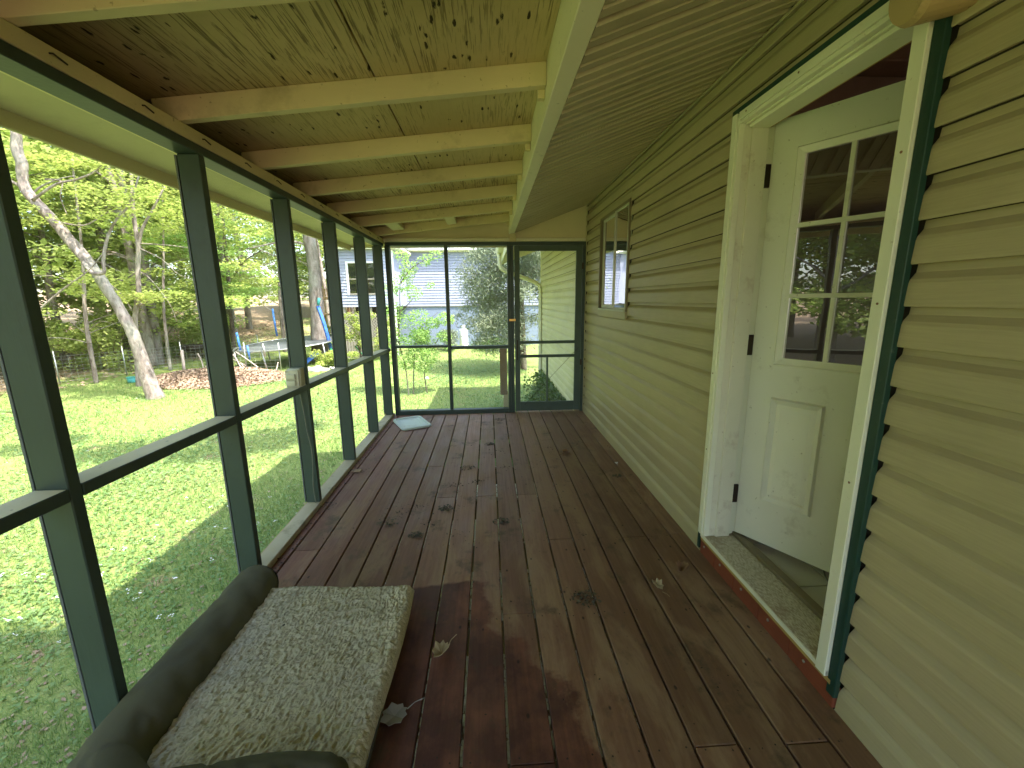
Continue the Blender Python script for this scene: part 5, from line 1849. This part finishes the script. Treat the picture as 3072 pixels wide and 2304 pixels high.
tag(wp, "short white pipe standing in the lawn behind the far left corner", "pipe")
bl = bmesh.new()
bmesh.ops.create_icosphere(bl, subdivisions=3, radius=.055, matrix=Matrix.Translation((-1.75, 11.6, -.76)))
b_ = bm_obj("white_ball", bl, "white_enamel", None, True)
tag(b_, "small white ball on the lawn right of the sapling stems", "ball")
for i, (x, y, r) in enumerate([(-5.6, 13.8, .28), (-5.0, 14.1, .2), (-6.2, 13.6, .16)]):
    bl = bmesh.new()
    bmesh.ops.create_icosphere(bl, subdivisions=3, radius=r, matrix=Matrix.Translation((x, y, float(ground_z(x, y)))) @ Matrix.Diagonal((1.5, 1, .5, 1)))
    for v in bl.verts:
        v.co += v.normal * .04 * math.sin(v.co.x * 17 + v.co.y * 13 + v.co.z * 21)
    b_ = bm_obj("stone", bl, "stone_grey", None, True)
    tag(b_, ["largest flat grey stone in the lawn below the blue slide", "small grey stone in the lawn, rightmost of the three", "smallest grey stone in the lawn, leftmost of the three"][i], "stone", "stones in the lawn")

# ------------------------------------------------------------------ neighbour's house
nb = thing("neighbour_house", "pale blue sided house with white metal roof beyond the lawn", "house", (0, 19, -.7))
NY = 19.0
nw = link("main_wall", mesh("main_wall", corners((-4.17, 6), (NY + .02, NY + .2), (1.1, 3.5)), QF, "grey_wood"), nb)
for i in range(20):
    z0 = 1.135 + i * .1135
    c = [(-4.17, NY - .026, z0), (6, NY - .026, z0), (6, NY + .019, z0), (-4.17, NY + .019, z0), (-4.17, NY - .002, z0 + .1095), (6, NY - .002, z0 + .1095), (6, NY + .019, z0 + .1095), (-4.17, NY + .019, z0 + .1095)]
    hexa("siding_board", c, "blue_siding", nw, 0)
box("foundation", (-4.15, 6), (NY + .03, NY + .2), (-1.1, 1.10), "blue_block", nb)
box("belly_trim", (-4.2, 6), (NY - .01, NY + .05), (1.085, 1.134), "grey_wood", nb)
box("frieze", (-4.2, 6), (NY - .02, NY + .05), (3.41, 3.50), "gutter_white", nb)
box("eave_soffit", (-4.4, 6.2), (NY - .25, NY), (3.505, 3.53), "gutter_white", nb)
box("fascia", (-4.4, 6.2), (NY - .28, NY - .255), (3.46, 3.64), "white_enamel", nb)
hexa("roof", [(-4.5, NY - .30, 3.645), (6.3, NY - .30, 3.645), (6.3, NY + 3.6, 4.85), (-4.5, NY + 3.6, 4.85),
              (-4.5, NY - .30, 3.68), (6.3, NY - .30, 3.68), (6.3, NY + 3.6, 4.89), (-4.5, NY + 3.6, 4.89)], "roof_metal", nb)
for i in range(27):
    x = -4.45 + i * .4
    hexa("roof_rib", [(x, NY - .3, 3.681), (x + .04, NY - .3, 3.681), (x + .04, NY + 3.6, 4.891), (x, NY + 3.6, 4.891), (x + .01, NY - .3, 3.705), (x + .03, NY - .3, 3.705), (x + .03, NY + 3.6, 4.915), (x + .01, NY + 3.6, 4.915)], "roof_metal", nb, 0)
BY = 16.5
br = link("bay_wall", mesh("bay_wall", corners((-5.51, -3.56), (BY + .02, BY + .15), (1.16, 3.25)), QF, "grey_wood"), nb)
for i in range(19):
    z0 = 1.163 + i * .1105
    z1 = z0 + .1070
    segs = [(-5.51, -5.27), (-3.98, -3.56)] if (z0 > 1.60 and z1 < 2.83) else [(-5.51, -3.56)]
    for (a, b) in segs:
        c = [(a, BY - .026, z0), (b, BY - .026, z0), (b, BY + .019, z0), (a, BY + .019, z0), (a, BY - .002, z1), (b, BY - .002, z1), (b, BY + .019, z1), (a, BY + .019, z1)]
        hexa("siding_board", c, "blue_siding", br, 0)
box("side_wall", (-3.60, -3.55), (BY + .155, NY), (1.16, 3.25), "blue_siding", nb)
box("side_wall", (-5.51, -5.46), (BY + .155, NY + 2), (1.16, 3.25), "blue_siding", nb)
box("corner_trim", (-3.575, -3.515), (BY - .04, BY + .02), (-.85, 3.25), "white_enamel", nb)
nwn = link("bay_window", mesh("bay_window", corners((-5.27, -5.20), (BY - .04, BY + .019), (1.61, 2.82)), QF, "white_enamel"), nb)
box("frame", (-4.05, -3.98), (BY - .04, BY + .019), (1.61, 2.82), "white_enamel", nwn)
box("frame", (-5.198, -4.052), (BY - .04, BY + .019), (2.76, 2.82), "white_enamel", nwn)
box("frame", (-5.198, -4.052), (BY - .04, BY + .019), (1.61, 1.66), "grey_wood", nwn)
box("meeting_rail", (-5.198, -4.052), (BY - .02, BY + .010), (2.17, 2.20), "grey_wood", nwn)
for (z0, z1) in ((1.66, 2.17), (2.20, 2.76)):
    link("glass_pane", mesh("glass_pane", [(-5.198, BY + .005, z0), (-4.052, BY + .005, z0), (-4.052, BY + .005, z1), (-5.198, BY + .005, z1)], [(0, 1, 2, 3)], "far_glass"), nwn)
box("curtain", (-4.62, -4.42), (BY + .011, BY + .017), (1.67, 2.15), "curtain_pink", nwn)
box("bay_eave", (-5.9, -3.2), (BY - .22, NY - .5), (3.255, 3.32), "gutter_white", nb)
hexa("bay_roof", [(-5.95, BY - .26, 3.322), (-3.15, BY - .26, 3.322), (-3.15, NY, 3.9), (-5.95, NY, 3.9), (-5.95, BY - .26, 3.37), (-3.15, BY - .26, 3.37), (-3.15, NY, 3.95), (-5.95, NY, 3.95)], "roof_metal", nb)
# dark sheet painting the shade of the crawl space, lattice and picket skirting below the bay
box("crawl_dark_sheet", (-5.4, -3.7), (BY + 1.2, BY + 1.25), (-1.1, 1.16), "house_interior_dark", nb)
lat = []
for i in range(-14, 30):
    x0 = -5.51 + i * .115
    for s in (1, -1):
        xa, xb = (x0, x0 + .86) if s > 0 else (x0 + .86, x0)
        za, zb = -.05, .81

        def clipx(xq, zq, xr, zr):
            return xq, zq
        # clip to the panel
        t0, t1 = 0.0, 1.0
        dx = xb - xa
        for lim in (-5.50, -3.60):
            pass
        ts = []
        lo, hi = -5.50, -3.60
        ta, tb = (lo - xa) / dx, (hi - xa) / dx
        t0, t1 = max(0, min(ta, tb)), min(1, max(ta, tb))
        if t1 - t0 < .03:
            continue
        A = Vector((xa + dx * t0, 0, za + (zb - za) * t0))
        B = Vector((xa + dx * t1, 0, za + (zb - za) * t1))
        d = (B - A).normalized()
        nrm = Vector((-d.z, 0, d.x)) * .019
        yb_ = BY + (.0 if s > 0 else .009)
        c = [A - nrm, A + nrm, B + nrm, B - nrm]
        lat.append(([(q.x, yb_, q.z) for q in c] + [(q.x, yb_ + .008, q.z) for q in c], [(0, 1, 2, 3), (7, 6, 5, 4), (0, 4, 5, 1), (1, 5, 6, 2), (2, 6, 7, 3), (3, 7, 4, 0)]))
V_, F_ = merge(lat)
l_ = link("lattice", mesh("lattice", V_, F_, "grey_wood"), nb)
l_['kind'] = 'stuff'
box("lattice_rail", (-5.52, -3.6), (BY - .02, BY + .02), (.815, .87), "grey_wood", nb)
box("lattice_rail", (-5.52, -3.6), (BY - .02, BY + .02), (-.10, -.055), "grey_wood", nb)
for i in range(19):
    x = -5.52 + i * .102
    box("skirt_board", (x, x + .085), (BY - .03, BY - .010), (-.85, -.105), "grey_wood", nb, 0)
for x in (-5.5, -4.5, -3.62):
    box("pier", (x - .05, x + .05), (BY + .03, BY + .13), (-1.0, 1.15), "grey_wood", nb)

# gas cylinder
gc = thing("gas_cylinder", "tall white gas cylinder standing against the blue foundation", "gas cylinder", (-1.10, 18.3, -.6))
prof = [(-.68, .17), (-.62, .185), (.05, .185), (.12, .165), (.16, .10)]
tube("tank", [(-1.10, 18.3, z) for z, _ in prof], [r for _, r in prof], "white_enamel", gc, 20)
tube("valve_collar", [(-1.10, 18.3, .165), (-1.10, 18.3, .31)], .085, "white_enamel", gc, 14)
tube("valve", [(-1.22, 18.3, .26), (-.98, 18.3, .28)], .02, "dark_metal", gc, 6)
tube("gas_hose", smooth_path([(-1.2, 18.3, .27), (-1.35, 18.35, .22), (-1.45, 18.5, .4)], 4), .012, "dark_metal", gc, 5)
